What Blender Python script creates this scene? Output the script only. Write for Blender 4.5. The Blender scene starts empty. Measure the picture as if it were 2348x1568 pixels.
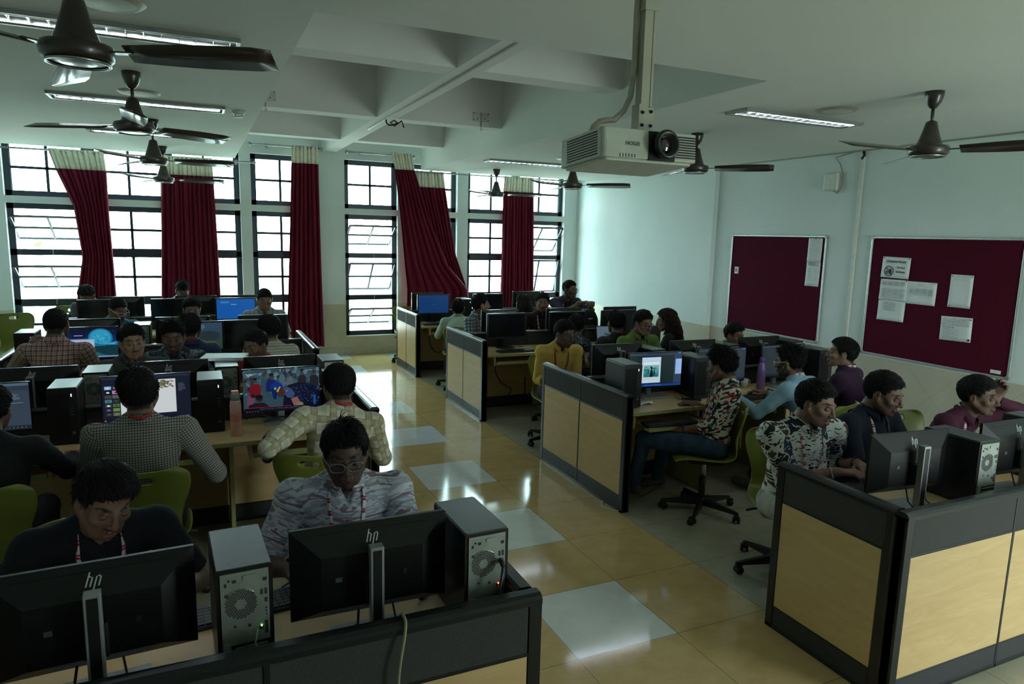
import bpy, math, random
import numpy as np
from mathutils import Vector, Matrix
PI = math.pi
sc = bpy.context.scene
COL = sc.collection
# ------------------------------------------------------------------ camera
FPX, YAW, PITCH, ROLL = 1570.0, 0.4299, -0.1543, 0.0249
cy_, sy_, cp_, sp_ = math.cos(YAW), math.sin(YAW), math.cos(PITCH), math.sin(PITCH)
_f = Vector((sy_*cp_, cy_*cp_, sp_)); _r = Vector((cy_, -sy_, 0)); _u = _r.cross(_f)
_r2 = _r*math.cos(ROLL) + _u*math.sin(ROLL); _u2 = _u*math.cos(ROLL) - _r*math.sin(ROLL)
CAMLOC = Vector((-1.610, -3.842, 2.044))
cd = bpy.data.cameras.new('camera'); cam = bpy.data.objects.new('camera', cd); COL.objects.link(cam)
cd.sensor_fit = 'HORIZONTAL'; cd.sensor_width = 36.0; cd.lens = FPX*36/2348
cd.clip_start = 0.05; cd.clip_end = 200
M = Matrix((_r2, _u2, -_f)).transposed().to_4x4(); M.translation = CAMLOC
cam.matrix_world = M; sc.camera = cam
# ------------------------------------------------------------------ exposure, world
sc.view_settings.view_transform = 'Standard'; sc.view_settings.look = 'None'
sc.view_settings.gamma = 1.0; sc.view_settings.use_curve_mapping = False
sc.view_settings.exposure = 0.2
SKY = 17.0
w = bpy.data.worlds.new('sky'); sc.world = w; w.use_nodes = True
nt = w.node_tree; nt.nodes.clear()
_o = nt.nodes.new('ShaderNodeOutputWorld'); _b = nt.nodes.new('ShaderNodeBackground')
_tc = nt.nodes.new('ShaderNodeTexCoord'); _sep = nt.nodes.new('ShaderNodeSeparateXYZ'); _cr = nt.nodes.new('ShaderNodeValToRGB')
_mr = nt.nodes.new('ShaderNodeMapRange'); _mr.inputs[1].default_value = -1; _mr.inputs[2].default_value = 1
nt.links.new(_tc.outputs['Generated'], _sep.inputs[0]); nt.links.new(_sep.outputs[2], _mr.inputs[0]); nt.links.new(_mr.outputs[0], _cr.inputs[0])
_cr.color_ramp.elements[0].position = 0.0; _cr.color_ramp.elements[0].color = (0.30, 0.38, 0.33, 1)
_cr.color_ramp.elements[1].position = 1.0; _cr.color_ramp.elements[1].color = (0.70, 0.93, 1.0, 1)
_e = _cr.color_ramp.elements.new(0.46); _e.color = (0.46, 0.56, 0.52, 1)
_e = _cr.color_ramp.elements.new(0.52); _e.color = (0.84, 1.0, 0.99, 1)
nt.links.new(_cr.outputs[0], _b.inputs[0]); _b.inputs[1].default_value = SKY
nt.links.new(_b.outputs[0], _o.inputs[0])
TUBE = 16.0          # emission of the fluorescent tubes
try:
    sc.cycles.max_bounces = 8; sc.cycles.diffuse_bounces = 5; sc.cycles.glossy_bounces = 4
    sc.cycles.transparent_max_bounces = 16; sc.cycles.sample_clamp_indirect = 4.0
    sc.cycles.caustics_reflective = False; sc.cycles.caustics_refractive = False
    sc.cycles.use_denoising = True
except Exception: pass
# room constants (metres)
BY, RX, LX, FY, CZ, TOPZ = 7.61, 4.97, -4.45, -5.6, 3.05, 3.9
OX0, OX1, OY0, CEND = -1.07, 1.72, -0.37, 7.12
def portal(x0, x1, z0, z1, front=False):
    ld = bpy.data.lights.new('window_portal', 'AREA'); ld.shape = 'RECTANGLE'; ld.size = x1-x0; ld.size_y = z1-z0
    ld.cycles.is_portal = True
    o = bpy.data.objects.new('window_portal', ld); COL.objects.link(o)
    o.location = ((x0+x1)/2, FY-.21 if front else BY+0.28, (z0+z1)/2); o.rotation_euler = (PI/2 if front else -PI/2, 0, 0)
for a, b in ((-3.97, -0.99), (-0.83, 0.05), (0.59, 1.47), (1.65, 2.53), (2.73, 4.65)): portal(a, b, 0.30, 3.2)
portal(2.6, 4.3, 0.0, 2.2, True)  # sky portal at the doorway added behind the camera
# ------------------------------------------------------------------ materials
MATS = {}
def S(r, g, b):
    def f(c):
        c /= 255.0
        return c/12.92 if c <= .04045 else ((c+.055)/1.055)**2.4
    return (f(r), f(g), f(b))
class NT:
    def __init__(s, name):
        s.m = bpy.data.materials.new(name); s.m.use_nodes = True; s.t = s.m.node_tree
        s.b = s.t.nodes['Principled BSDF']; MATS[name] = s.m
    def n(s, typ, **k):
        o = s.t.nodes.new('ShaderNode'+typ)
        for a, v in k.items(): setattr(o, a, v)
        return o
    def l(s, a, b): s.t.links.new(a, b)
    def math(s, op, a, b=None, c=None):
        o = s.n('Math', operation=op)
        for i, v in enumerate((a, b, c)):
            if v is None: continue
            if hasattr(v, 'links'): s.l(v, o.inputs[i])
            else: o.inputs[i].default_value = v
        return o.outputs[0]
    def mix(s, f, a, b):
        o = s.n('Mix', data_type='RGBA')
        for i, v in ((0, f), (6, a), (7, b)):
            if hasattr(v, 'links'): s.l(v, o.inputs[i])
            elif i == 0: o.inputs[0].default_value = v
            else: o.inputs[i].default_value = (*v[:3], 1)
        return o.outputs[2]
    def coord(s, kind='Object'):
        return s.n('TexCoord').outputs[kind]
    def noise(s, vec, scale, detail=2.0, rough=.5, dist=0.0):
        o = s.n('TexNoise'); s.l(vec, o.inputs['Vector']); o.inputs['Scale'].default_value = scale
        o.inputs['Detail'].default_value = detail; o.inputs['Roughness'].default_value = rough; o.inputs['Distortion'].default_value = dist
        return o.outputs[0], o.outputs[1]
    def mapp(s, vec, sc_=(1, 1, 1), rot=(0, 0, 0)):
        o = s.n('Mapping'); s.l(vec, o.inputs[0]); o.inputs['Scale'].default_value = sc_; o.inputs['Rotation'].default_value = rot
        return o.outputs[0]
    def ramp(s, f, els, const=False):
        o = s.n('ValToRGB'); s.l(f, o.inputs[0]); cr = o.color_ramp
        if const: cr.interpolation = 'CONSTANT'
        while len(cr.elements) < len(els): cr.elements.new(0.5)
        for e, (p, c) in zip(cr.elements, els): e.position = p; e.color = (*c[:3], 1)
        return o.outputs[0]
    def xyz(s, vec):
        o = s.n('SeparateXYZ'); s.l(vec, o.inputs[0]); return o.outputs
    def col(s, c):
        if hasattr(c, 'links'): s.l(c, s.b.inputs['Base Color'])
        else: s.b.inputs['Base Color'].default_value = (*c[:3], 1)
    def set(s, rough=.5, metal=0., spec=.5, coat=0.):
        s.b.inputs['Roughness'].default_value = rough; s.b.inputs['Metallic'].default_value = metal
        s.b.inputs['Specular IOR Level'].default_value = spec; s.b.inputs['Coat Weight'].default_value = coat
        s.b.inputs['Coat Roughness'].default_value = .06
        return s
    def bump(s, h, strength=.3, dist=.002):
        o = s.n('Bump'); s.l(h, o.inputs['Height']); o.inputs['Strength'].default_value = strength; o.inputs['Distance'].default_value = dist
        s.l(o.outputs[0], s.b.inputs['Normal'])
def mat(name, c, rough=.5, metal=0., spec=.5, var=.08, vscale=20., coat=0., bump=0.):
    if name in MATS: return MATS[name]
    t = NT(name); t.set(rough, metal, spec, coat)
    f, _ = t.noise(t.coord(), vscale, 3)
    lo = tuple(max(0, x*(1-var)) for x in c); hi = tuple(min(1, x*(1+var)) for x in c)
    t.col(t.ramp(f, [(.3, lo), (.7, hi)]))
    if bump: t.bump(f, bump)
    return t.m
def emit(name, c, s):
    if name in MATS: return MATS[name]
    t = NT(name); t.col((0, 0, 0)); t.b.inputs['Emission Color'].default_value = (*c, 1); t.b.inputs['Emission Strength'].default_value = s
    return t.m
def grooved(t, v, period, width, off=0.):
    a = t.math('FRACT', t.math('DIVIDE', t.math('ADD', v, 1000*period-off), period))
    return t.math('LESS_THAN', a, width/period)
WALL = mat('wall_paint', (.70, .775, .77), .85, var=.03, vscale=1.5)
CEIL = mat('ceiling_paint', (.69, .72, .68), .9, var=.025, vscale=1.0)
BEAM = mat('beam_paint', (.76, .76, .755), .9, var=.03, vscale=2.)
def m_wall():      # painted above, beige glossy tile dado with a diamond of joints below
    t = NT('wall_with_tile_dado'); t.set(.45); P = t.coord(); X = t.xyz(P)
    h = t.math('ADD', X[0], X[1])
    d1 = grooved(t, t.math('ADD', h, X[2]), .6, .006); d2 = grooved(t, t.math('SUBTRACT', h, X[2]), .6, .006, .1)
    g = t.math('MAXIMUM', d1, d2)
    f, _ = t.noise(P, 3., 4)
    tile = t.ramp(f, [(.3, (.50, .47, .38)), (.7, (.58, .55, .45))])
    tile = t.mix(g, tile, (.41, .385, .31))
    f2, _ = t.noise(P, 1.3, 3)
    paint = t.ramp(f2, [(.3, (.67, .745, .74)), (.7, (.73, .80, .79))])
    up = t.math('GREATER_THAN', X[2], .85)
    t.col(t.mix(up, tile, paint))
    r = t.math('MULTIPLY_ADD', up, .5, .3); t.l(r, t.b.inputs['Roughness'])
    return t.m
WALLD = m_wall()
def m_floor():
    t = NT('floor_vitrified_tile'); P = t.coord(); X = t.xyz(P)
    ix = t.math('FLOOR', t.math('DIVIDE', X[0], .6)); iy = t.math('FLOOR', t.math('DIVIDE', X[1], .6))
    gx = grooved(t, X[0], .6, .003, .0015); gy = grooved(t, X[1], .6, .003, .0015)
    g = t.math('MAXIMUM', gx, gy)
    f, _ = t.noise(t.mapp(P, (1, 1.6, 1)), 5., 6, .7, .3); f3, _ = t.noise(P, 90., 3)
    f = t.math('ADD', t.math('MULTIPLY', f, .75), t.math('MULTIPLY', f3, .25))
    gold = t.ramp(f, [(.35, (.44, .30, .125)), (.6, (.52, .37, .17)), (.75, (.58, .44, .24))])
    white = t.ramp(f, [(.35, (.54, .56, .53)), (.7, (.63, .65, .62))])
    grey = t.ramp(f, [(.35, (.33, .31, .225)), (.7, (.43, .40, .30))])
    inmid = t.math('MULTIPLY', t.math('COMPARE', ix, 0., .1), t.math('COMPARE', t.math('FLOORED_MODULO', iy, 2.), 0., .1))
    band = t.math('MULTIPLY', t.math('GREATER_THAN', X[0], -.6), t.math('LESS_THAN', X[0], 1.2))
    c = t.mix(inmid, gold, white); c = t.mix(band, grey, c); c = t.mix(g, c, (.10, .09, .06))
    t.col(c); t.set(.07, 0, .5)
    r = t.math('MULTIPLY_ADD', f, .08, .05); t.l(r, t.b.inputs['Roughness'])
    return t.m
FLOORM = m_floor()
def m_wood(name, a, b, scale=1., rough=.35, rot=(0, 0, 0)):
    t = NT(name); t.set(rough); P = t.mapp(t.coord(), (1.2*scale, 1.2*scale, 7*scale), rot)
    f, _ = t.noise(P, 2.2, 6, .62, 1.4); f2, _ = t.noise(t.mapp(t.coord(), (8, 8, 90), rot), 4., 2)
    k = t.math('ADD', t.math('MULTIPLY', f, .85), t.math('MULTIPLY', f2, .15))
    t.col(t.ramp(k, [(.3, a), (.5, tuple((x+y)/2 for x, y in zip(a, b))), (.68, b)]))
    return t.m
MAPLE = m_wood('maple_laminate', (.50, .335, .150), (.62, .44, .215))
DESKW = m_wood('desk_laminate', (.52, .36, .165), (.64, .46, .23), 1., .3, (PI/2, 0, 0))
EDGE = mat('desk_edge_band', (.36, .35, .14), .45)
BLK = mat('black_trim', (.006, .0075, .010), .3, spec=.5, coat=.1)
BLKM = mat('matte_black_plastic', (.008, .008, .0085), .5, spec=.35)
KICK = mat('kick_panel_grey', (.022, .023, .027), .5)
def m_fabric():
    t = NT('grey_panel_fabric'); t.set(.8, 0, .25); P = t.coord()
    f, _ = t.noise(P, 260., 3); t.col(t.ramp(f, [(.3, (.028, .027, .026)), (.7, (.060, .058, .055))])); t.bump(f, .2, .001); return t.m
FAB = m_fabric()
GREEN = mat('green_moulded_plastic', (.165, .185, .028), .38, var=.05, spec=.45)
CHROME = mat('brushed_metal', (.42, .43, .43), .3, 1.)
SILV = mat('silver_plastic', (.30, .315, .32), .35, .35)
STEEL = mat('galvanised_steel', (.30, .33, .30), .42, .55, var=.15)
CASE = mat('tower_case_black', (.007, .0075, .0085), .36, spec=.4)
CASET = mat('tower_lid_grey', (.075, .08, .085), .35, .2)
MONB = mat('monitor_back_black', (.006, .0062, .0066), .34, spec=.35)
MONBEZ = mat('monitor_bezel_black', (.008, .008, .009), .25)
NAVY = mat('window_frame_navy', (.018, .03, .045), .4)
WHITEP = mat('white_plastic', (.62, .63, .58), .4)
IVORY = mat('aged_ivory_plastic', (.42, .42, .33), .45, var=.12, vscale=6)
LOUV = mat('louvre_aluminium', (.6, .62, .62), .2, .8)
PAPER = mat('white_paper', (.74, .77, .78), .8, var=.03)
INK = mat('black_ink', (.02, .02, .025), .7)
GINK = mat('grey_print', (.36, .38, .4), .8)
BROWNF = mat('brown_fan_enamel', (.03, .021, .018), .3, spec=.6, coat=.3)
KEYS = mat('keyboard_black', (.016, .016, .017), .45)
CABLE = mat('black_cable', (.012, .012, .012), .4)
CABLEG = mat('grey_cable', (.25, .25, .2), .5)
GLASSL = None
def m_glass(name, tint, rough=0., alpha=.12):
    t = NT(name); nt = t.t; nt.nodes.remove(t.b)
    tr = nt.nodes.new('ShaderNodeBsdfTransparent'); tr.inputs[0].default_value = (*tint, 1)
    gl = nt.nodes.new('ShaderNodeBsdfGlossy'); gl.inputs['Roughness'].default_value = rough+.02
    mx = nt.nodes.new('ShaderNodeMixShader'); out = [n for n in nt.nodes if n.type == 'OUTPUT_MATERIAL'][0]
    mx.inputs[0].default_value = .06; nt.links.new(tr.outputs[0], mx.inputs[1]); nt.links.new(gl.outputs[0], mx.inputs[2]); nt.links.new(mx.outputs[0], out.inputs[0])
    return t.m
GLASS = m_glass('window_glass', (.86, .95, .95)); LENS = m_glass('spectacle_lens', (.9, .92, .93))
def m_curtain():
    t = NT('maroon_curtain_cloth'); t.set(.7, 0, .12); f, _ = t.noise(t.mapp(t.coord(), (1, 1, .15)), 14., 3)
    t.col(t.ramp(f, [(.3, (.10, .0055, .019)), (.7, (.15, .010, .031))]))
    return t.m
CURT = m_curtain(); CREAM = mat('cream_curtain_heading', (.74, .71, .58), .75, var=.1)
def m_attr(name, rough=.5, emis=0., spec=.4, sss=0., sheen=0.):
    t = NT(name); t.set(rough, 0, spec); a = t.n('Attribute', attribute_name='Col')
    if emis: t.col((0, 0, 0)); t.l(a.outputs[0], t.b.inputs['Emission Color']); t.b.inputs['Emission Strength'].default_value = emis
    else:
        t.col(a.outputs[0])
        if sss: t.b.inputs['Subsurface Weight'].default_value = sss; t.b.inputs['Subsurface Radius'].default_value = (.008, .004, .002)
    return t.m
SKIN = m_attr('skin', .55, spec=.28)
SCREEN = m_attr('lit_screen', .3, emis=.85)
PRINT = m_attr('printed_colour', .8)
def m_hair(name, c):
    t = NT(name); t.set(.62, 0, .16); f, _ = t.noise(t.coord(), 60., 2); t.col(t.ramp(f, [(.3, tuple(x*.6 for x in c)), (.7, c)])); return t.m
HAIR = m_hair('black_hair', (.0075, .0065, .006)); HAIRB = m_hair('dark_brown_hair', (.022, .013, .010))
# ------------------------------------------------------------------ mesh helpers
class MB:
    def __init__(s): s.v = []; s.f = []; s.m = []; s.c = []; s.mats = []; s.sm = []
    def mi(s, m):
        if m not in s.mats: s.mats.append(m)
        return s.mats.index(m)
    def add(s, V, F, m, smooth=False, T=None, col=None):
        o = len(s.v); V = [Vector(v) for v in V]
        if T is not None: V = [T @ v for v in V]
        s.v += [tuple(v) for v in V]; k = s.mi(m)
        for f in F: s.f.append(tuple(i+o for i in f)); s.m.append(k); s.sm.append(smooth); s.c.append(col)
    def box(s, x0, x1, y0, y1, z0, z1, m, T=None, col=None):
        V = [(x0, y0, z0), (x1, y0, z0), (x1, y1, z0), (x0, y1, z0), (x0, y0, z1), (x1, y0, z1), (x1, y1, z1), (x0, y1, z1)]
        s.add(V, [(0, 3, 2, 1), (4, 5, 6, 7), (0, 1, 5, 4), (1, 2, 6, 5), (2, 3, 7, 6), (3, 0, 4, 7)], m, T=T, col=col)
    def rbox(s, x0, x1, y0, y1, z0, z1, m, r=.01, seg=3, axis='z', T=None):
        pts = []
        A = {'z': (x0, x1, y0, y1), 'y': (x0, x1, z0, z1), 'x': (y0, y1, z0, z1)}[axis]
        a0, a1, b0, b1 = A
        for cx, cyy, st in ((a1-r, b1-r, 0), (a0+r, b1-r, 1), (a0+r, b0+r, 2), (a1-r, b0+r, 3)):
            for i in range(seg+1):
                t = (st + i/seg)*PI/2; pts.append((cx+r*math.cos(t), cyy+r*math.sin(t)))
        lo, hi = {'z': (z0, z1), 'y': (y0, y1), 'x': (x0, x1)}[axis]
        f = {'z': lambda p, h: (p[0], p[1], h), 'y': lambda p, h: (p[0], h, p[1]), 'x': lambda p, h: (h, p[0], p[1])}[axis]
        n = len(pts); V = [f(p, lo) for p in pts]+[f(p, hi) for p in pts]
        F = [(i, (i+1) % n, n+(i+1) % n, n+i) for i in range(n)]+[tuple(range(n-1, -1, -1)), tuple(range(n, 2*n))]
        if axis == 'y': F = [g[::-1] for g in F]
        s.add(V, F, m, T=T)
    def prism(s, pts, a, b, m, axis='y', T=None, smooth=False):
        f = {'z': lambda p, h: (p[0], p[1], h), 'y': lambda p, h: (p[0], h, p[1]), 'x': lambda p, h: (h, p[0], p[1])}[axis]
        n = len(pts); V = [f(p, a) for p in pts]+[f(p, b) for p in pts]
        s.add(V, [(i, (i+1) % n, n+(i+1) % n, n+i) for i in range(n)]+[tuple(range(n-1, -1, -1)), tuple(range(n, 2*n))], m, smooth, T)
    def lathe(s, prof, m, n=24, T=None, smooth=True, cap=True):
        V = []; F = []
        for r, z in prof:
            for i in range(n): a = 2*PI*i/n; V.append((r*math.cos(a), r*math.sin(a), z))
        for j in range(len(prof)-1):
            for i in range(n): k = (i+1) % n; F.append((j*n+i, j*n+k, (j+1)*n+k, (j+1)*n+i))
        if cap: F += [tuple(range(n-1, -1, -1)), tuple(range((len(prof)-1)*n, len(prof)*n))]
        s.add(V, F, m, smooth, T)
    def tube(s, pts, r, m, n=8, T=None, smooth=True, closed=False):
        P = [Vector(p) for p in pts]; V = []; F = []; k = len(P); up = None
        R = r if isinstance(r, (list, tuple)) else [r]*k
        for i in range(k):
            a = P[(i-1) % k] if (i or closed) else P[0]; b = P[(i+1) % k] if (i < k-1 or closed) else P[-1]
            d = (b-a)
            d = d.normalized() if d.length > 1e-9 else Vector((0, 0, 1))
            if up is None: up = Vector((0, 0, 1)) if abs(d.z) < .9 else Vector((1, 0, 0))
            x = up.cross(d).normalized(); y = d.cross(x).normalized(); up = y
            for j in range(n): t = 2*PI*j/n; V.append(P[i]+x*(R[i]*math.cos(t))+y*(R[i]*math.sin(t)))
        for i in range(k if closed else k-1):
            i2 = (i+1) % k
            for j in range(n): j2 = (j+1) % n; F.append((i*n+j, i*n+j2, i2*n+j2, i2*n+j))
        if not closed: F += [tuple(range(n-1, -1, -1)), tuple(range((k-1)*n, k*n))]
        s.add(V, F, m, smooth, T)
    def quad(s, pts, m, col=None, T=None): s.add(pts, [tuple(range(len(pts)))], m, T=T, col=col)
    def ball(s, c, r, m, n=12, T=None, col=None):
        c = Vector(c); r = r if isinstance(r, tuple) else (r, r, r); V = []; F = []; h = n//2+1
        for j in range(h+1):
            t = PI*j/h
            for i in range(n): a = 2*PI*i/n; V.append((c.x+r[0]*math.sin(t)*math.cos(a), c.y+r[1]*math.sin(t)*math.sin(a), c.z-r[2]*math.cos(t)))
        for j in range(h):
            for i in range(n): k = (i+1) % n; F.append((j*n+i, j*n+k, (j+1)*n+k, (j+1)*n+i))
        s.add(V, F, m, True, T, col)
    def text(s, txt, size, m, T, depth=.0006, align='CENTER'):
        V, F = text_geo(txt, size, depth, align); s.add(V, F, m, T=T)
    def build(s, name, parent=None, bevel=0., loc=None, rot=None):
        me = bpy.data.meshes.new(name); me.from_pydata(s.v, [], s.f); ob = bpy.data.objects.new(name, me); COL.objects.link(ob)
        for m in s.mats: me.materials.append(m)
        me.polygons.foreach_set('material_index', s.m); me.polygons.foreach_set('use_smooth', s.sm)
        if any(c is not None for c in s.c):
            at = me.color_attributes.new('Col', 'FLOAT_COLOR', 'CORNER'); buf = []
            for f, c in zip(s.f, s.c):
                c = c or (.5, .5, .5)
                buf += [c[0], c[1], c[2], 1.0]*len(f)
            at.data.foreach_set('color', buf)
        me.update()
        if bevel:
            b = ob.modifiers.new('bevel', 'BEVEL'); b.width = bevel; b.segments = 2; b.limit_method = 'ANGLE'
        if parent is not None: ob.parent = parent
        if loc is not None: ob.location = loc
        if rot is not None: ob.rotation_euler = rot
        return ob
_TC = {}
def text_geo(txt, size, depth, align):
    k = (txt, size, depth, align)
    if k in _TC: return _TC[k]
    cu = bpy.data.curves.new('t', 'FONT'); cu.body = txt; cu.size = size; cu.extrude = depth; cu.align_x = align; cu.align_y = 'CENTER'; cu.resolution_u = 2; cu.offset = size*.018
    o = bpy.data.objects.new('t', cu); COL.objects.link(o)
    dg = bpy.context.evaluated_depsgraph_get(); me = bpy.data.meshes.new_from_object(o.evaluated_get(dg))
    r = ([tuple(v.co) for v in me.vertices], [tuple(p.vertices) for p in me.polygons])
    bpy.data.objects.remove(o); bpy.data.curves.remove(cu); bpy.data.meshes.remove(me); _TC[k] = r
    return r
def TR(x, y, z, rz=0., rx=0., ry=0.): return Matrix.Translation((x, y, z)) @ Matrix.Rotation(rz, 4, 'Z') @ Matrix.Rotation(rx, 4, 'X') @ Matrix.Rotation(ry, 4, 'Y')
def tag(o, label=None, cat=None, group=None, kind=None):
    if label: o['label'] = label
    if cat: o['category'] = cat
    if group: o['group'] = group
    if kind: o['kind'] = kind
    return o
def empty(name, label=None, cat=None, loc=(0, 0, 0), rz=0., group=None):
    o = bpy.data.objects.new(name, None); COL.objects.link(o); o.empty_display_size = .05
    o.location = loc; o.rotation_euler = (0, 0, rz); return tag(o, label, cat, group)
def struct(mb, name, **k): return tag(mb.build(name, **k), kind='structure')
def copy_tree(o, parent=None):
    c = o.copy(); COL.objects.link(c); c.parent = parent
    for ch in KIDS.get(o.name, ()): copy_tree(bpy.data.objects[ch], c)
    return c
KIDS = {}
def index_kids():
    KIDS.clear()
    for o in bpy.data.objects:
        if o.parent: KIDS.setdefault(o.parent.name, []).append(o.name)
def place(proto, used, loc, rz, label, cat=None, group=None):
    o = proto if proto.name not in used else copy_tree(proto)
    used.add(proto.name); o.location = loc; o.rotation_euler = (0, 0, rz); tag(o, label, cat, group); return o
# ------------------------------------------------------------------ room shell
WX = [(-3.97, -0.99), (-0.83, 0.05), (0.59, 1.47), (1.65, 2.53), (2.73, 4.65)]
ZL0, ZL1, ZU0, ZU1 = .31, 2.32, 2.415, 3.19
mb = MB(); mb.quad([(LX-.2, FY-.2, 0), (RX+.2, FY-.2, 0), (RX+.2, BY+.3, 0), (LX-.2, BY+.3, 0)], FLOORM); struct(mb, 'floor')
mb = MB(); T = .28
xs = [LX-.2]+[v for ab in WX for v in ab]+[RX+.2]
for i in range(0, len(xs), 2): mb.box(xs[i], xs[i+1], BY, BY+T, 0, TOPZ, WALLD)
for a, b in WX:
    mb.box(a, b, BY, BY+T, 0, ZL0, WALLD); mb.box(a, b, BY, BY+T, ZL1, ZU0, WALLD); mb.box(a, b, BY, BY+T, ZU1, TOPZ, WALLD)
struct(mb, 'wall_back')
mb = MB(); mb.box(RX, RX+.2, FY, 3.78, 0, TOPZ, WALLD); mb.box(RX-.075, RX+.2, 3.78, 4.46, 0, TOPZ, WALLD); mb.box(RX-.045, RX+.2, 4.46, BY, 0, TOPZ, WALLD); struct(mb, 'wall_right')
mb = MB(); mb.box(LX-.2, LX, FY, BY, 0, TOPZ, WALLD); struct(mb, 'wall_left')
mb = MB(); mb.box(LX-.2, 2.6, FY-.2, FY, 0, TOPZ, WALLD); mb.box(4.3, RX+.2, FY-.2, FY, 0, TOPZ, WALLD); mb.box(2.6, 4.3, FY-.2, FY, 2.2, TOPZ, WALLD); struct(mb, 'wall_front')   # with an unseen doorway added behind the camera to light the near right panels
mb = MB(); mb.box(2.54, 2.6, FY-.2, FY+.02, 0, 2.26, MAPLE); mb.box(4.3, 4.36, FY-.2, FY+.02, 0, 2.26, MAPLE); mb.box(2.6, 4.3, FY-.2, FY+.02, 2.2, 2.26, MAPLE); struct(mb, 'added_door_1')  # frame of the added doorway, out of view
mb = MB()                                        # dropped ceiling round the open coffers
mb.box(LX, OX0, FY, CEND, CZ, CZ+.06, CEIL); mb.box(OX1, RX, FY, CEND, CZ, CZ+.06, CEIL); mb.box(OX0, OX1, FY, OY0, CZ, CZ+.06, CEIL)
mb.box(OX0-.05, OX0, OY0-.05, CEND, CZ+.06, TOPZ, CEIL); mb.box(OX1, OX1+.05, OY0-.05, CEND, CZ+.06, TOPZ, CEIL); mb.box(OX0, OX1, OY0-.05, OY0, CZ+.06, TOPZ, CEIL)
mb.box(LX, OX0-.05, CEND-.04, CEND, CZ+.06, TOPZ, CEIL); mb.box(OX1+.05, RX, CEND-.04, CEND, CZ+.06, TOPZ, CEIL)
mb.box(LX-.2, RX+.2, FY-.2, BY+T, TOPZ, TOPZ+.1, BEAM)
struct(mb, 'ceiling')
BZ = 3.285
mb = MB(); mb.box(.23, .45, OY0, BY, BZ, TOPZ, BEAM); struct(mb, 'trim_1')
for i, (y0, y1) in enumerate(((1.30, 1.54), (3.86, 4.10), (5.98, 6.20))):
    mb = MB(); mb.box(OX0, .23, y0, y1, BZ+.002, TOPZ, BEAM); mb.box(.45, OX1, y0, y1, BZ+.002, TOPZ, BEAM); struct(mb, 'trim_%d' % (i+2))
SKIRT = mat('skirting_tile', (.52, .50, .42), .3)
mb = MB(); mb.box(LX, RX-.045, BY-.018, BY, 0, .11, SKIRT); struct(mb, 'baseboard_back')
mb = MB(); mb.box(RX-.018, RX, FY, 3.78, 0, .11, SKIRT); struct(mb, 'baseboard_right')
mb = MB(); mb.box(LX, LX+.018, FY, BY-.018, 0, .11, SKIRT); struct(mb, 'baseboard_left')
# windows ----------------------------------------------------------
WN = [0]
def sash(parent, x0, x1, z0, z1, y, tilt, nx=2, nz=2, r=.03):
    """a hung sash: thin bars plus one pane; tilt in radians about its middle"""
    w_, h_ = x1-x0, z1-z0; f = MB(); T_ = TR(0, 0, 0, rx=tilt)
    for a in range(nx+1):
        x = -w_/2+w_*a/nx; f.box(x-r/2-(.004 if a in (0, nx) else 0), x+r/2+(.004 if a in (0, nx) else 0), -.012, .012, -h_/2, h_/2, NAVY, T=T_)
    for b in range(nz+1):
        z = -h_/2+h_*b/nz; f.box(-w_/2, w_/2, -.012, .012, z-r/2, z+r/2, NAVY, T=T_)
    o = f.build('sash', parent); o.location = ((x0+x1)/2, y, (z0+z1)/2)
    g = MB(); g.box(-w_/2, w_/2, -.002, .002, -h_/2, h_/2, GLASS, T=T_); g.build('pane', o)
    return o
def window(x0, x1, z0, z1, units, rows, opens):
    WN[0] += 1; W_ = bpy.data.objects.new('window_%d' % WN[0], None); COL.objects.link(W_); W_.location = (0, 0, 0); tag(W_, kind='structure')
    y = BY+.13; f = MB(); F = .075
    f.box(x0, x1, y-.03, y+.03, z0, z0+F, NAVY); f.box(x0, x1, y-.03, y+.03, z1-F, z1, NAVY)
    uw = (x1-x0)/units
    for i in range(units+1):
        x = x0+uw*i; a, b = (x, x+F) if i == 0 else ((x-F, x) if i == units else (x-F*.6, x+F*.6)); f.box(a, b, y-.03, y+.03, z0, z1, NAVY)
    zr = rows
    for z in zr[1:-1]: f.box(x0, x1, y-.03, y+.03, z-F*.55, z+F*.55, NAVY)
    f.build('window_frame', W_)
    for i in range(units):
        for j in range(len(zr)-1):
            a, b = x0+uw*i+F*.8, x0+uw*(i+1)-F*.8; c, d = zr[j]+F*.6, zr[j+1]-F*.6
            sash(W_, a, b, c, d, y, opens.get((i, j), 0.), r=.026 if (i, j) in opens else .036)
LR = [ZL0, .95, 1.65, ZL1]; UR = [ZU0, ZU1]; OT = 1.02
for k, (a, b) in enumerate(WX):
    n = (3, 1, 1, 1, 2)[k]
    window(a, b, ZU0, ZU1, n, UR, {})
    window(a, b, ZL0, ZL1, n, LR, ({(0, 1): OT, (0, 2): OT}, {}, {(0, 0): OT, (0, 1): .75, (0, 2): OT}, {}, {(1, 2): .75, (1, 1): .3})[k])
# pull cords of the hung sashes
for x in (-3.46, 1.06, 4.12):
    m = MB(); m.tube([(x, BY+.02, 2.2), (x+.004, BY-.01, 1.5), (x+.003, BY-.01, .92)], .0035, CABLEG, 5)
    tag(m.build('sash_cord'), {-3.46: 'thin pull cord hanging in the leftmost open window', 1.06: 'thin pull cord hanging in the middle open window over the dado', 4.12: 'thin pull cord in the window nearest the right wall'}[x], 'cord')
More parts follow.
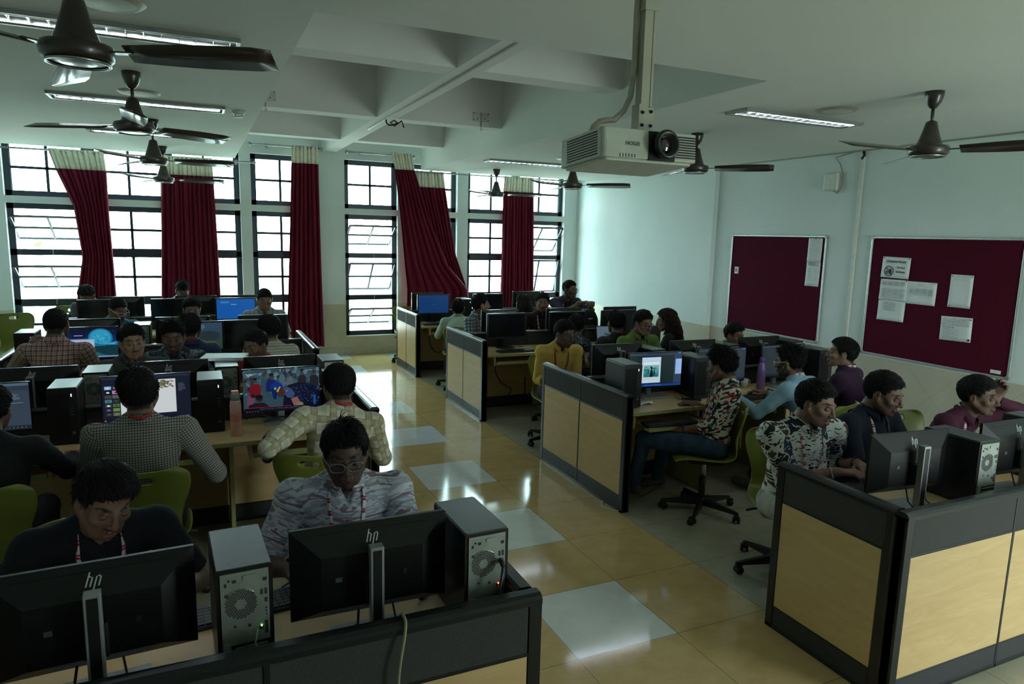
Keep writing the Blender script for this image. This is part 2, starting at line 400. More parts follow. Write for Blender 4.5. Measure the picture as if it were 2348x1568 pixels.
# outside: a pale teal pillar and palm fronds seen through the glass
mb = MB(); mb.box(-5.6, -5.02, 10.6, 11.2, -3, 6, mat('teal_render', (.45, .75, .68), .9)); tag(mb.build('outdoor_pillar'), 'pale teal building pillar outside the leftmost window', 'pillar')
LEAF = mat('palm_leaf', (.20, .26, .10), .5)
def palm(x, y, z, label, sc_=1.):
    rnd = random.Random(int(x*10)); r_ = empty('palm_tree', label, 'tree', (x, y, z))
    m = MB(); m.tube([(0, 0, -5), (.1, 0, -2.5), (0, 0, 0)], [.13, .11, .09], mat('palm_bark', (.22, .2, .16), .9), 8); m.build('trunk', r_)
    for q in range(11):
        a = rnd.uniform(0, 2*PI); f = MB(); L = rnd.uniform(1.5, 2.2)*sc_; up = rnd.uniform(.1, .7); mid = []
        for i in range(9):
            t = i/8; mid.append(Vector((math.cos(a)*L*t, math.sin(a)*L*t, L*(up*t-.75*t*t))))
        f.tube(mid, .012, LEAF, 5)
        for i in range(1, 9):
            for sgn in (-1, 1):
                for g in range(3):
                    p = mid[i-1].lerp(mid[i], g/3); side = Vector((-math.sin(a), math.cos(a), 0))*sgn; l_ = .42*sc_*(1-.55*abs(i/8-.45))
                    tip = p+side*l_*.8+Vector((math.cos(a), math.sin(a), -.5))*l_*.5; wv = Vector((math.cos(a), math.sin(a), 0))*.016
                    f.quad([p-wv, p+wv, tip], LEAF)
        f.build('frond', r_)
palm(-4.6, 13.0, 1.7, 'coconut palm outside the leftmost window, fronds drooping low', 1.2); palm(1.4, 13.0, 2.4, 'coconut palm outside the middle window over the dado'); palm(-2.3, 15.5, 1.4, 'coconut palm farther off, low between the first two curtains')
# curtain rods ----------------------------------------------------
def rod(x0, x1, z, label, y=BY-.13):
    m = MB(); m.tube([(x0, y, z), (x1, y, z)], .0125, CHROME, 10); o = m.build('curtain_rod'); tag(o, label, 'curtain rod')
    for x in (x0, x1):
        e = MB(); e.ball((x, y, z), .026, CHROME, 12); e.build('finial', o)
    for x in (x0+.25, x1-.25):
        e = MB(); e.tube([(x, y, z), (x, BY+.001, z)], .008, CHROME, 8); e.box(x-.02, x+.02, BY-.008, BY+.001, z-.035, z+.035, CHROME); e.build('bracket', o)
rod(LX+.1, -.78, 3.035, 'steel curtain rod across the wide left window, nearest the left wall')
rod(-.84, .21, 3.31, 'short high steel rod carrying the single straight curtain by the white column')
rod(.60, 1.70, 3.29, 'short high steel rod over the middle window with open sashes', BY-.15)
rod(1.55, 4.78, 3.055, 'long steel curtain rod over the right-hand windows')
# curtains ---------------------------------------------------------
def curtain(label, rows, folds, y, seed=0, amp=.035, zsplit=None):
    """rows: (z, x0, x1) from top to bottom; pleated sheet with thickness"""
    rnd = random.Random(seed); n = folds*10; ph = [rnd.uniform(-.6, .6) for _ in range(folds+1)]
    root = empty('curtain', label, 'curtain', ((rows[0][1]+rows[0][2])/2, y, rows[-1][0])); ox, oz = root.location.x, root.location.z
    def sheet(za, zb, k, m, name, yo=0.):
        mb_ = MB(); V = []; F = []
        for j in range(k+1):
            z = za+(zb-za)*j/k
            for q in range(len(rows)-1):
                if rows[q][0] >= z >= rows[q+1][0]-1e-6:
                    t = (rows[q][0]-z)/max(1e-6, rows[q][0]-rows[q+1][0])
                    a = rows[q][1]*(1-t)+rows[q+1][1]*t; b = rows[q][2]*(1-t)+rows[q+1][2]*t; break
            g = (rows[0][0]-z)/(rows[0][0]-rows[-1][0])
            for i in range(n+1):
                s_ = i/n; p = s_*folds*2*PI+ph[int(s_*folds)]*g*1.2
                yy = amp*(.55+.45*g)*math.sin(p)+.012*math.sin(p*.37+g*4+seed)+yo
                xx = a+(b-a)*(s_+.012*math.sin(p+1.2)+.01*math.sin(g*3+p*.5))
                V.append((xx-ox, yy, z-oz))
        for j in range(k):
            for i in range(n): F.append((j*(n+1)+i, j*(n+1)+i+1, (j+1)*(n+1)+i+1, (j+1)*(n+1)+i))
        mb_.add(V, F, m, True); o = mb_.build(name, root); s = o.modifiers.new('thick', 'SOLIDIFY'); s.thickness = .003; return o
    zt = rows[0][0]; zs = zt-.265
    sheet(zt, zs, 5, CREAM, 'heading', -.002); sheet(zs+.004, rows[-1][0], 26, CURT, 'drape')
    for i in range(folds):
        x = rows[0][1]+(rows[0][2]-rows[0][1])*(i+.5)/folds; e = MB()
        e.tube([(x-ox+.019*math.cos(a), 0, zt-.045-oz+.019*math.sin(a)) for a in [2*PI*q/10 for q in range(10)]], .004, CHROME, 5, closed=True); e.build('eyelet', root)
    return root
curtain('maroon curtain nearest the left wall, swept narrower to the right', [(3.06, -3.42, -2.76), (2.8, -3.35, -2.74), (2.31, -3.17, -2.745), (1.6, -3.10, -2.73), (1.04, -3.20, -2.72), (.3, -3.22, -2.70)], 10, BY-.13, 1)
curtain('wide straight maroon curtain second from the left wall', [(3.06, -2.07, -1.38), (2.8, -2.07, -1.37), (.3, -2.17, -1.33)], 12, BY-.13, 2)
curtain('straight narrow maroon curtain beside the white column, reaching near the floor', [(3.335, -.24, .16), (3.06, -.25, .16), (.65, -.37, .19), (.18, -.34, .20)], 7, BY-.13, 3)
curtain('maroon curtain tied under its neighbour, its hem swept right in long folds', [(3.33, 1.30, 1.66), (3.07, 1.36, 1.70), (2.3, 1.45, 1.95), (1.5, 1.52, 2.30), (1.1, 1.56, 2.66), (.35, 1.55, 2.74)], 7, BY-.20, 4, .03)
curtain('maroon curtain slanting right behind the swept one', [(3.075, 1.70, 2.23), (2.8, 1.70, 2.27), (1.72, 2.02, 2.46), (1.03, 2.25, 2.72), (.3, 2.2, 2.72)], 9, BY-.10, 5, .03)
curtain('straight maroon curtain nearest the right wall', [(3.075, 3.35, 3.92), (2.8, 3.33, 3.92), (.9, 3.32, 3.98), (.3, 3.30, 3.98)], 10, BY-.13, 6)
# ------------------------------------------------------------------ ceiling fittings
def tube_light():
    r_ = empty('ceiling_tube_light', None, 'light'); L, W_ = 1.27, .24
    f = MB(); h = L/2
    f.box(-h, h, -W_/2, -W_/2+.018, -.022, 0, SILV); f.box(-h, h, W_/2-.018, W_/2, -.022, 0, SILV); f.box(-h, -h+.018, -W_/2, W_/2, -.022, 0, SILV); f.box(h-.018, h, -W_/2, W_/2, -.022, 0, SILV)
    for s in (-1, 1): f.quad([(-h+.018, s*(W_/2-.018), -.02), (h-.018, s*(W_/2-.018), -.02), (h-.018, s*.045, .045), (-h+.018, s*.045, .045)], LOUV)
    f.build('housing', r_)
    l = MB()
    for i in range(15): x = -h+.05+i*(L-.1)/14; l.box(x-.0015, x+.0015, -.07, .07, -.018, .012, LOUV)
    for s in (-1, 1): l.box(-h+.03, h-.03, s*.07-.001, s*.07+.001, -.018, .012, LOUV)
    l.build('louvre', r_)
    t = MB(); t.tube([(-h+.04, 0, .012), (h-.04, 0, .012)], .013, emit('fluorescent_tube', (.82, .95, 1.), TUBE*6), 10); t.build('lamp_tube', r_)
    return r_
LP = tube_light(); index_kids(); used = set()
for x, yy, lb in ((-1.99, .42, 'large louvred tube light nearest the camera, behind the left front fan'), (-1.99, 2.72, 'louvred tube light second in the left row, behind the second fan'),
                  (-1.99, 4.85, 'louvred tube light farthest in the left row, near the wide windows'), (2.87, .48, 'louvred tube light on the right, between projector and right front fan'),
                  (2.87, 2.78, 'louvred tube light on the right, hidden behind the hanging projector'), (2.63, 4.98, 'louvred tube light on the right nearest the windows, beyond the projector'),
                  (2.87, -1.95, 'added out-of-view louvred tube light on the right, above the corner bench'), (2.87, -4.1, 'added louvred tube light on the right, unseen behind the camera'),  # two unseen fittings added to brighten the near right panels
                  ):
    place(LP, used, (x, yy, CZ-.001), 0, lb, None, 'recessed tube lights')
def ceiling_disc():
    m = MB(); m.lathe([(0.001, -.012), (.115, -.012), (.14, -.004), (.145, 0)], mat('ceiling_disc_plastic', (.66, .68, .6), .5), 32); o = m.build('ceiling_speaker')
    r_ = MB(); r_.lathe([(.112, -.0125), (.135, -.011), (.145, -.003), (.15, 0)], IVORY, 32, cap=False); r_.build('rim', o); return o
CD = ceiling_disc(); index_kids()
for x, yy, lb in ((-1.93, -.06, 'round flush ceiling speaker above the nearest left fan, cut by the frame'), (-1.97, 2.30, 'round flush ceiling speaker beside the second left fan'), (2.87, .09, 'round flush ceiling speaker beside the right tube light'),
                  (2.80, 4.2, 'small distant round ceiling speaker beyond the projector'), (-1.93, 4.5, 'round flush ceiling speaker behind the third left fan')):
    place(CD, used, (x, yy, CZ-.001), 0, lb, 'speaker', 'round ceiling speakers')
def smoke():
    m = MB(); m.lathe([(.052, 0), (.052, -.014), (.044, -.026), (.03, -.03)], WHITEP, 20); o = m.build('smoke_detector')
    q = MB()
    for i in range(8): a = i*PI/4; q.box(-.003, .003, -.004, .004, -.046, -.026, WHITEP, T=TR(.03*math.cos(a), .03*math.sin(a), 0, a))
    q.lathe([(.034, -.046), (.03, -.052), (.012, -.054)], WHITEP, 16); q.build('sensor_head', o); return o
SM = smoke(); index_kids()
place(SM, used, (-1.24, 2.78, CZ), 0, 'white smoke detector on the left ceiling near the coffer edge', 'smoke detector'); place(SM, used, (2.03, 2.84, CZ), 0, 'white smoke detector on the right ceiling left of the projector', 'smoke detector')
# fans
def fan(drop, rz, R_=.71):
    r_ = empty('ceiling_fan', None, 'fan'); z = -drop
    m = MB(); m.lathe([(.058, 0), (.056, -.03), (.045, -.07), (.022, -.105), (.014, -.108)], BROWNF, 20); m.build('canopy', r_)
    m = MB(); m.tube([(0, 0, -.1), (0, 0, z+.2)], .011, BROWNF, 10); m.build('down_rod', r_)
    m = MB(); m.lathe([(.016, z+.235), (.034, z+.225), (.045, z+.18), (.06, z+.13), (.075, z+.09), (.08, z+.078), (.118, z+.068), (.125, z+.05), (.12, z+.02), (.10, z+.004), (.094, z+.008), (.05, z+.0)], BROWNF, 32); m.build('motor_housing', r_)
    m = MB(); m.lathe([(.108, z+.006), (.11, z+.0), (.1, z-.002), (.098, z+.004)], CHROME, 32, cap=False); m.build('trim_ring', r_)
    for k in range(3):
        b = MB(); a0 = rz+k*2*PI/3; T_ = TR(0, 0, z+.045, a0)
        b.box(.10, .2, -.018, .018, -.003, .003, BROWNF, T=T_)
        V = []; n = 8
        for i in range(n+1):
            t = i/n; r = .18+(R_-.18)*t; wd = (.05+.022*math.sin(min(1, t*1.6)*PI/2)); wd *= (1 if i < n else .82); tw = -.34
            for s in (-1, 1): V.append((r, s*wd, s*wd*tw-.01*t*0))
        F = [(2*i, 2*i+2, 2*i+3, 2*i+1) for i in range(n)]; b.add(V, F, BROWNF, True, T_)
        o = b.build('blade', r_); sm_ = o.modifiers.new('t', 'SOLIDIFY'); sm_.thickness = .004
    return r_
for x, yy, dr, rz, lb in ((-1.985, -.75, .42, -.35, 'large dark brown ceiling fan nearest the camera on the left'), (-1.965, 1.53, .395, -1.5, 'dark brown fan second in the left row, one blade toward the camera'),
                      (-1.96, 3.75, .42, -.05, 'dark brown fan third in the left row, in front of the second curtain'), (-1.97, 6.15, .45, -.08, 'smallest farthest fan in the left row'),
                      (2.86, -.69, .42, -1.13, 'dark brown fan hanging at the upper right by the conduit'), (2.78, 1.6, .37, -.77, 'brown fan partly hidden behind the projector'),
                      (2.64, 3.75, .42, -.68, 'brown fan below the projector with a long blade to the right'), (2.65, 6.18, .42, -.45, 'distant brown fan in front of the rightmost curtain')):
    o = fan(dr, rz); o.location = (x, yy, CZ); tag(o, lb, 'fan', 'ceiling fans')
# projector
pj = empty('projector', 'white projector hanging upside down from a ceiling pole, lens toward the camera', 'projector', (-.163, -1.66, 2.30))
pj.rotation_euler = (math.radians(-4), 0, 0)
PW, PD, PH = .40, .30, .105
PROJW = mat('projector_white', (.50, .53, .46), .4)
m = MB(); m.rbox(-PW/2, PW/2, -PD/2, PD/2, .006, PH, PROJW, .018, 4); m.rbox(-PW/2+.012, PW/2-.012, -PD/2+.012, PD/2-.012, -.004, .008, PROJW, .02, 4); m.build('body', pj, bevel=.004)
m = MB()
for i in range(9): z = .018+i*.0088; m.box(.10, .19, -PD/2-.002, -PD/2+.001, z, z+.0045, BLKM)
m.build('intake_grille', pj)
m = MB()
for i in range(9): z = .016+i*.0092; m.box(-PW/2-.0015, -PW/2+.001, -.12, .09, z, z+.0045, mat('grille_shadow', (.06, .07, .06), .8))
m.build('exhaust_grille', pj)
m = MB(); m.box(-.012, .097, -PD/2-.004, -PD/2+.01, .004, PH-.004, BLKM); m.lathe([(.046, 0), (.05, .03), (.046, .036), (.036, .036), (.03, .012), (.001, .01)], BLK, 32, T=TR(.045, -PD/2-.002, .056, 0, PI/2)); m.build('lens', pj)
m = MB(); m.lathe([(.001, .020), (.02, .018), (.03, .012)], mat('lens_glass', (.03, .01, .02), .05, coat=1.), 24, T=TR(.045, -PD/2-.004, .056, 0, PI/2)); m.build('lens_glass', bpy.data.objects['lens'])
m = MB(); m.text('EPSON', .019, mat('badge_grey', (.12, .13, .12), .5), TR(-.078, -PD/2-.0008, .056, 0, PI/2) @ Matrix.Rotation(PI, 4, 'Z')); m.build('badge', pj)
m = MB()
for i in range(6): m.box(-.13+i*.012, -.1275+i*.012, -PD/2-.001, -PD/2+.001, .008, .02, BLKM)
m.build('indicator', pj)
pm = empty('projector_mount', 'ivory square ceiling pole and bracket holding the projector', 'bracket', (-.09, -1.64, 2.415))
m = MB(); m.box(-.024, .024, -.019, .019, .11, CZ-2.415, IVORY); m.box(-.029, .029, -.024, .024, .44, CZ-2.415, IVORY); m.box(.012, .0145, -.0205, -.018, .11, .44, mat('mount_groove', (.22, .22, .16), .6)); m.build('pole', pm)
m = MB(); m.box(-.034, .004, -.024, .024, .0, .115, IVORY); m.box(.004, .03, -.024, .022, .0, .105, IVORY)
for x, z in ((-.02, .04), (-.02, .085), (.017, .04), (.017, .09)): m.tube([(x, -.0245, z), (x, -.03, z)], .006, BLKM, 8)
m.build('bracket', pm)
m = MB(); m.tube([(-.03, 0, .006), (.05, -.02, .008), (.13, -.06, .006), (.15, -.07, -.012)], .006, IVORY, 6); m.tube([(-.03, 0, .006), (-.10, .06, .004), (-.14, .1, -.01)], .006, IVORY, 6); m.tube([(-.03, 0, .006), (.08, .07, .004), (.12, .1, -.01)], .006, IVORY, 6); m.build('spider_arm', pm)
m = MB(); m.tube([(-.125, -1.63, 3.04), (-.127, -1.62, 2.85), (-.125, -1.62, 2.66), (-.13, -1.61, 2.56), (-.15, -1.6, 2.51), (-.19, -1.6, 2.475), (-.22, -1.6, 2.472), (-.25, -1.6, 2.465), (-.275, -1.6, 2.445), (-.29, -1.6, 2.40)], .011, mat('ivory_hose', (.42, .40, .32), .5), 10); tag(m.build('cable_conduit'), 'bent ivory cable conduit running down beside the projector pole', 'cable')
# wall fittings on the right
R2 = RX
m = MB(); m.box(R2-.07, R2, 1.79, 1.97, 2.63, 2.83, WHITEP); o = m.build('wall_router_box', bevel=.02); tag(o, 'white rounded router box high on the right wall beside the conduit', 'box')
m = MB(); m.tube([(R2-.02, 1.86, 2.63), (R2-.03, 1.80, 2.60), (R2-.03, 1.75, 2.66), (R2-.02, 1.75, 2.8), (R2-.02, 1.80, 2.92), (R2-.012, 1.88, 3.0), (R2-.01, 1.62, 3.04)], .006, CABLEG, 6); m.build('router_cable', o)
m = MB(); m.box(R2-.022, R2, 1.50, 1.535, .86, 2.99, WHITEP); o = m.build('wall_conduit'); tag(o, 'white vertical cable conduit between the two notice boards', 'conduit')
m = MB(); m.tube([(R2-.02, 1.515, 3.03), (R2-.02, 1.50, 2.99), (R2-.02, 1.53, 2.95)], .014, BLKM, 8); m.build('black_cable_knot', o)
m = MB(); m.tube([(R2-.01, 3.6, CZ-.012), (R2-.01, -5, CZ-.012)], .006, CABLEG, 6); tag(m.build('ceiling_cable'), 'thin cable run along the top of the right wall', 'cable')
m = MB(); m.tube([(.335, OY0, BZ-.007), (.335, 4.6, BZ-.007), (.335, 4.75, BZ-.008)], .009, WHITEP, 6); tag(m.build('beam_conduit'), 'thin white conduit along the underside of the long coffer beam', 'conduit')
m = MB(); pts = [(.335, 3.88, BZ-.01), (.335, 3.86, BZ-.05), (.36, 3.85, BZ-.075), (.42, 3.83, BZ-.07), (.45, 3.84, BZ-.04), (.42, 3.85, BZ-.02), (.38, 3.86, BZ-.04), (.42, 3.85, BZ-.08), (.50, 3.83, BZ-.02), (.52, 3.82, BZ-.09)]
m.tube(pts, .009, BLKM, 7); tag(m.build('cable_bundle'), 'loose black cable end hanging under the coffer beam', 'cable')
for x, lb in ((-.92, 'fan hook plate on the left coffer beam'), (1.45, 'fan hook plate on the right coffer beam')):
    m = MB(); m.box(-.10, .10, -.01, 0, 0, .10, mat('hook_plate', (.58, .58, .55), .6)); m.box(-.002, .002, -.012, -.01, 0, .10, BLKM)
    for px, pz in ((-.09, .09), (-.09, .012), (.09, .09), (.09, .012), (-.045, .03), (.045, .03)): m.box(px-.005, px+.005, -.0125, -.009, pz-.005, pz+.005, BLKM)
    o = m.build('hook_plate', loc=(x, 3.86, BZ+.06)); tag(o, lb, 'hook'); h = MB(); h.tube([(0, -.012, 0), (0, -.014, -.07), (.01, -.014, -.09), (0, -.014, -.105), (-.01, -.014, -.09)], .004, STEEL, 6); h.build('hook', o)
# notice boards
def board(y0, y1, z0, z1, label):
    r_ = empty('notice_board', label, 'notice board', (R2, (y0+y1)/2, z0)); h = (y1-y0)/2; H = z1-z0
    m = MB(); m.box(-.012, -.002, -h+.01, h-.01, .01, H-.01, m_felt()); m.build('felt', r_)
    m = MB(); f = .022
    m.box(-.02, 0, -h, h, 0, f, LOUVB); m.box(-.02, 0, -h, h, H-f, H, LOUVB); m.box(-.02, 0, -h, -h+f, f, H-f, LOUVB); m.box(-.02, 0, h-f, h, f, H-f, LOUVB); m.build('frame', r_, bevel=.005)
    for a in (-h, h):
        for b in (0, H):
            c = MB(); c.box(-.023, 0, a-(.0 if a < 0 else .03)-.003, a+(.03 if a < 0 else 0)+.003, b-(0 if b == 0 else .03)-.003, b+(.03 if b == 0 else 0)+.003, SILV); c.build('corner_cap', r_, bevel=.006)
    return r_
LOUVB = mat('anodised_aluminium', (.50, .54, .53), .35, .6)
def m_felt():
    if 'maroon_felt' in MATS: return MATS['maroon_felt']
    t = NT('maroon_felt'); t.set(.95, 0, .1); f, _ = t.noise(t.coord(), 180., 4); t.col(t.ramp(f, [(.3, (.060, .004, .014)), (.7, (.095, .009, .025))])); t.bump(f, .3, .001); return t.m
board(1.89, 3.44, .88, 2.13, 'maroon notice board nearer the windows, almost bare'); board(-.22, 1.31, .87, 2.13, 'maroon notice board nearer the camera with five pinned sheets')
def sheet(y0, y1, z0, z1, label, draw=None, tilt=0., curl=.004, pins=(), name='pinned_sheet'):
    """paper on the right wall; local x runs along -y (left to right as seen), local z up"""
    w_, h_ = y1-y0, z1-z0; m = MB(); n = 6; V = []; F = []
    for j in range(n+1):
        for i in range(n+1):
            x = -w_/2+w_*i/n; z = h_*j/n; V.append((x, -.001-curl*((2*i/n-1)**2*.6+(1-j/n)**3*1.5), z))
    for j in range(n):
        for i in range(n): F.append((j*(n+1)+i, j*(n+1)+i+1, (j+1)*(n+1)+i+1, (j+1)*(n+1)+i))
    m.add(V, F, PAPER, True); o = m.build(name); s = o.modifiers.new('t', 'SOLIDIFY'); s.thickness = .0006; s.offset = 1
    o.location = (R2-.0135, (y0+y1)/2, z0); o.rotation_euler = (0, tilt, -PI/2); tag(o, label, 'paper', 'sheets pinned to the boards')
    if draw:
        d = MB(); draw(d, w_, h_); pr_ = d.build('print', o); pr_.location = (0, -.0105, 0)
    for i, (px, pz, c) in enumerate(pins):
        p = MB(); p.ball((px*w_, -.006, pz*h_), (.006, .006, .006), mat('pin_'+c, {'red': (.4, .02, .03), 'green': (.02, .2, .08), 'blue': (.02, .03, .25), 'yellow': (.5, .3, .03), 'white': (.6, .6, .6)}[c], .4), 8); p.build('push_pin', o)
    return o
def lines(d, x0, x1, z0, z1, n, m=None, seed=0, t=.0022):
    rnd = random.Random(seed)
    for i in range(n):
        z = z1-(z1-z0)*i/max(1, n-1); e = x1-(x1-x0)*rnd.choice((0, 0, .1, .3)); d.box(x0, e, -.0008, 0, z-t/2, z+t/2, m or GINK)
def grid(d, x0, x1, z0, z1, nx, nz, seed=1):
    for j in range(nz+1): z = z0+(z1-z0)*j/nz; d.box(x0, x1, -.0006, 0, z-.0005, z+.0005, GINK)
    for i in range(nx+1): x = x0+(x1-x0)*i/nx; d.box(x-.0005, x+.0005, -.0006, 0, z0, z1, GINK)
    rnd = random.Random(seed)
    for j in range(nz):
        for i in range(nx):
            if rnd.random() < .75: cx = x0+(x1-x0)*(i+.5)/nx; cz = z0+(z1-z0)*(j+.5)/nz; d.box(cx-(x1-x0)/nx*.33, cx+(x1-x0)/nx*.33, -.0008, 0, cz-.0015, cz+.0015, GINK)
def sign(d, w_, h_):
    d.text('Computer Room', .034, INK, TR(0, 0, h_-.045, 0, PI/2) @ Matrix.Scale(.92, 4, (1, 0, 0)), .0006); d.box(-w_*.4, w_*.4, -.0006, 0, h_-.073, h_-.0722, GINK)
    d.text('No Food', .027, INK, TR(.062, 0, h_-.105, 0, PI/2) @ Matrix.Scale(.85, 4, (1, 0, 0)), .0006); d.text('No Drinks', .027, INK, TR(.062, 0, h_-.150, 0, PI/2) @ Matrix.Scale(.85, 4, (1, 0, 0)), .0006)
    cx, cz, r = -.07, .068, .05
    d.tube([(cx+r*math.cos(a), -.0005, cz+r*math.sin(a)) for a in [2*PI*i/28 for i in range(28)]], .0035, INK, 5, closed=True); d.tube([(cx-r*.7, -.0005, cz+r*.7), (cx+r*.7, -.0005, cz-r*.7)], .003, INK, 5)
    d.prism([(cx+.004, cz+.02), (cx+.03, cz+.02), (cx+.025, cz-.03), (cx+.009, cz-.03)], -.0008, 0, INK); d.tube([(cx+.02, -.0005, cz+.02), (cx+.026, -.0005, cz+.037)], .0015, INK, 4)
    d.box(cx-.034, cx-.004, -.0008, 0, cz-.028, cz-.021, INK); d.box(cx-.036, cx-.002, -.0008, 0, cz-.018, cz-.013, INK); d.prism([(cx-.034, cz-.010), (cx-.004, cz-.010), (cx-.008, cz-.002), (cx-.03, cz-.002)], -.0008, 0, INK)
sheet(.84, 1.155, 1.705, 1.92, 'pinned sign reading Computer Room, No Food, No Drinks', sign, .02, pins=((-.46, .95, 'red'), (.46, .96, 'blue'), (.46, .04, 'red')), name='warning_sign')
def tt(d, w_, h_): lines(d, -w_*.42, w_*.4, h_*.93, h_*.96, 2, seed=2); grid(d, -w_*.44, w_*.42, h_*.6, h_*.88, 4, 6, 3); lines(d, -w_*.42, w_*.3, h_*.5, h_*.53, 2); grid(d, -w_*.35, w_*.2, h_*.2, h_*.45, 4, 6, 5)
def tt1(d, w_, h_): grid(d, -w_*.46, w_*.46, h_*.72, h_*.9, 4, 5, 3); grid(d, -w_*.46, w_*.46, h_*.12, h_*.55, 4, 8, 8)
def tt2(d, w_, h_):
    grid(d, -w_*.3, w_*.15, h_*.48, h_*.9, 5, 8, 6)
sheet(.845, 1.15, 1.475, 1.69, 'timetable sheet pinned directly under the warning sign', tt1, pins=((-.46, .95, 'yellow'), (.46, .96, 'red')))
sheet(.845, 1.15, 1.26, 1.475, 'lower timetable sheet hanging below another, mostly blank at the foot', tt2, pins=((0, .03, 'yellow'), (-.48, .97, 'yellow')))
def fourcol(d, w_, h_):
    lines(d, -w_*.12, w_*.12, h_*.84, h_*.9, 2)
    for i in range(4): x = -w_*.33+i*w_*.22; grid(d, x-w_*.085, x+w_*.085, h_*.42, h_*.7, 1, 7, i)
sheet(.535, .845, 1.46, 1.685, 'pinned sheet with four small grey tables in a row', fourcol, pins=((-.46, .05, 'yellow'), (.42, .03, 'yellow'), (.46, .95, 'white')))
sheet(.195, .41, 1.47, 1.78, 'portrait sheet pinned on its own at upper right of the near board', lambda d, w_, h_: lines(d, -w_*.3, w_*.25, h_*.85, h_*.93, 2, seed=4), pins=((-.44, .96, 'green'), (.44, .96, 'green'), (-.44, .04, 'green'), (.44, .04, 'green')))
sheet(.15, .45, 1.15, 1.38, 'timetable sheet lowest on the near board with faint orange cells', lambda d, w_, h_: (grid(d, -w_*.45, w_*.45, h_*.62, h_*.93, 6, 6, 3), grid(d, -w_*.4, w_*.1, h_*.1, h_*.5, 4, 6, 4), [d.box(-w_*.42+i*w_*.1, -w_*.35+i*w_*.1, -.0009, 0, h_*.54, h_*.57, mat('orange_print', (.5, .28, .1), .8)) for i in range(4)], d.ball((w_*.44, -.001, .02), (.012, .001, .012), INK, 10)), -.03, pins=((-.02, .03, 'yellow'), (.46, .92, 'red')))
sheet(1.945, 2.145, 1.82, 2.10, 'upper notice sheet at the top right corner of the bare board', lambda d, w_, h_: lines(d, -w_*.4, w_*.4, h_*.1, h_*.92, 13, seed=5, t=.003), pins=((0, .98, 'green'), (-.46, .02, 'red'), (.46, .02, 'yellow')))
sheet(1.945, 2.145, 1.54, 1.82, 'lower notice sheet hanging from another on the bare board', lambda d, w_, h_: (lines(d, -w_*.35, w_*.35, h_*.88, h_*.97, 3, INK, t=.004), lines(d, -w_*.42, -w_*.1, h_*.25, h_*.7, 6, seed=2, t=.003), lines(d, w_*.1, w_*.35, h_*.25, h_*.7, 6, seed=3, t=.003)), pins=((0, .03, 'white'),))
m = MB(); m.box(-.018, 0, -.03, .03, -.045, .045, WHITEP); m.box(-.0195, -.018, -.015, .015, -.02, .02, mat('switch_red', (.3, .08, .07), .5)); o = m.build('wall_thermostat', bevel=.004, loc=(R2-.012, 3.30, 1.66)); tag(o, 'tiny white switch plate on the left of the bare board', 'switch')
m = MB(); m.box(-.003, 0, -.045, .045, -.016, .016, PAPER); o = m.build('maker_label', loc=(R2-.013, -.10, .925)); tag(o, 'small white maker label at the lower right of the near board', 'label')
# ------------------------------------------------------------------ benches
PH_ = .91
def module_parts(r_, a, b, faces=(-1, 1)):
    """one partition module from a to b along local x"""
    m = MB()
    for s in faces: m.box(a+.008, b-.008, s*.0265-.004, s*.0265+.004, .715, .885, FAB)
    m.build('fabric_panel', r_, bevel=.002)
    m = MB()
    for s in faces: m.box(a+.008, b-.008, s*.0265-.004, s*.0265+.004, .128, .703, MAPLE)
    m.build('wood_panel', r_, bevel=.002)
    m = MB()
    for s in faces: m.box(a+.008, b-.008, s*.0265-.0035, s*.0265+.0035, .02, .12, KICK)
    m.build('kick_panel', r_)
def partition(label, p0, rz, mods, end_post=(1, 1), group='office partitions'):
    """runs along local x from p0; mods = list of module lengths"""
    r_ = empty('desk_partition', label, 'partition', (p0[0], p0[1], 0), rz, group)
    L = sum(mods); m = MB(); m.box(0, L, -.022, .022, .012, .888, BLK)
    x = 0
    for q in [0]+list(np.cumsum(mods)):
        w_ = .045 if q in (0,) or abs(q-L) < 1e-6 else .014
        a = 0 if q == 0 else (L-w_ if abs(q-L) < 1e-6 else q-w_/2)
        m.box(a, a+w_, -.033, .033, 0, .89, BLK)
    m.box(0, L, -.031, .031, .703, .715, BLK); m.box(0, L, -.0315, .0315, .12, .128, BLK); m.box(0, L, -.033, .033, .0, .022, BLK)
    m.build('frame', r_, bevel=.002)
    m = MB(); prof = [(-.034, .878), (.034, .878), (.034, .895), (.027, .905), (.014, .911), (-.014, .911), (-.027, .905), (-.034, .895)]
    m.prism(prof, 0, L, BLK, 'x'); m.build('top_rail', r_)
    x = 0
    for i, q in enumerate(mods):
        module_parts(r_, x+(.04 if i == 0 else 0), x+q-(.04 if i == len(mods)-1 else 0)); x += q
    return r_
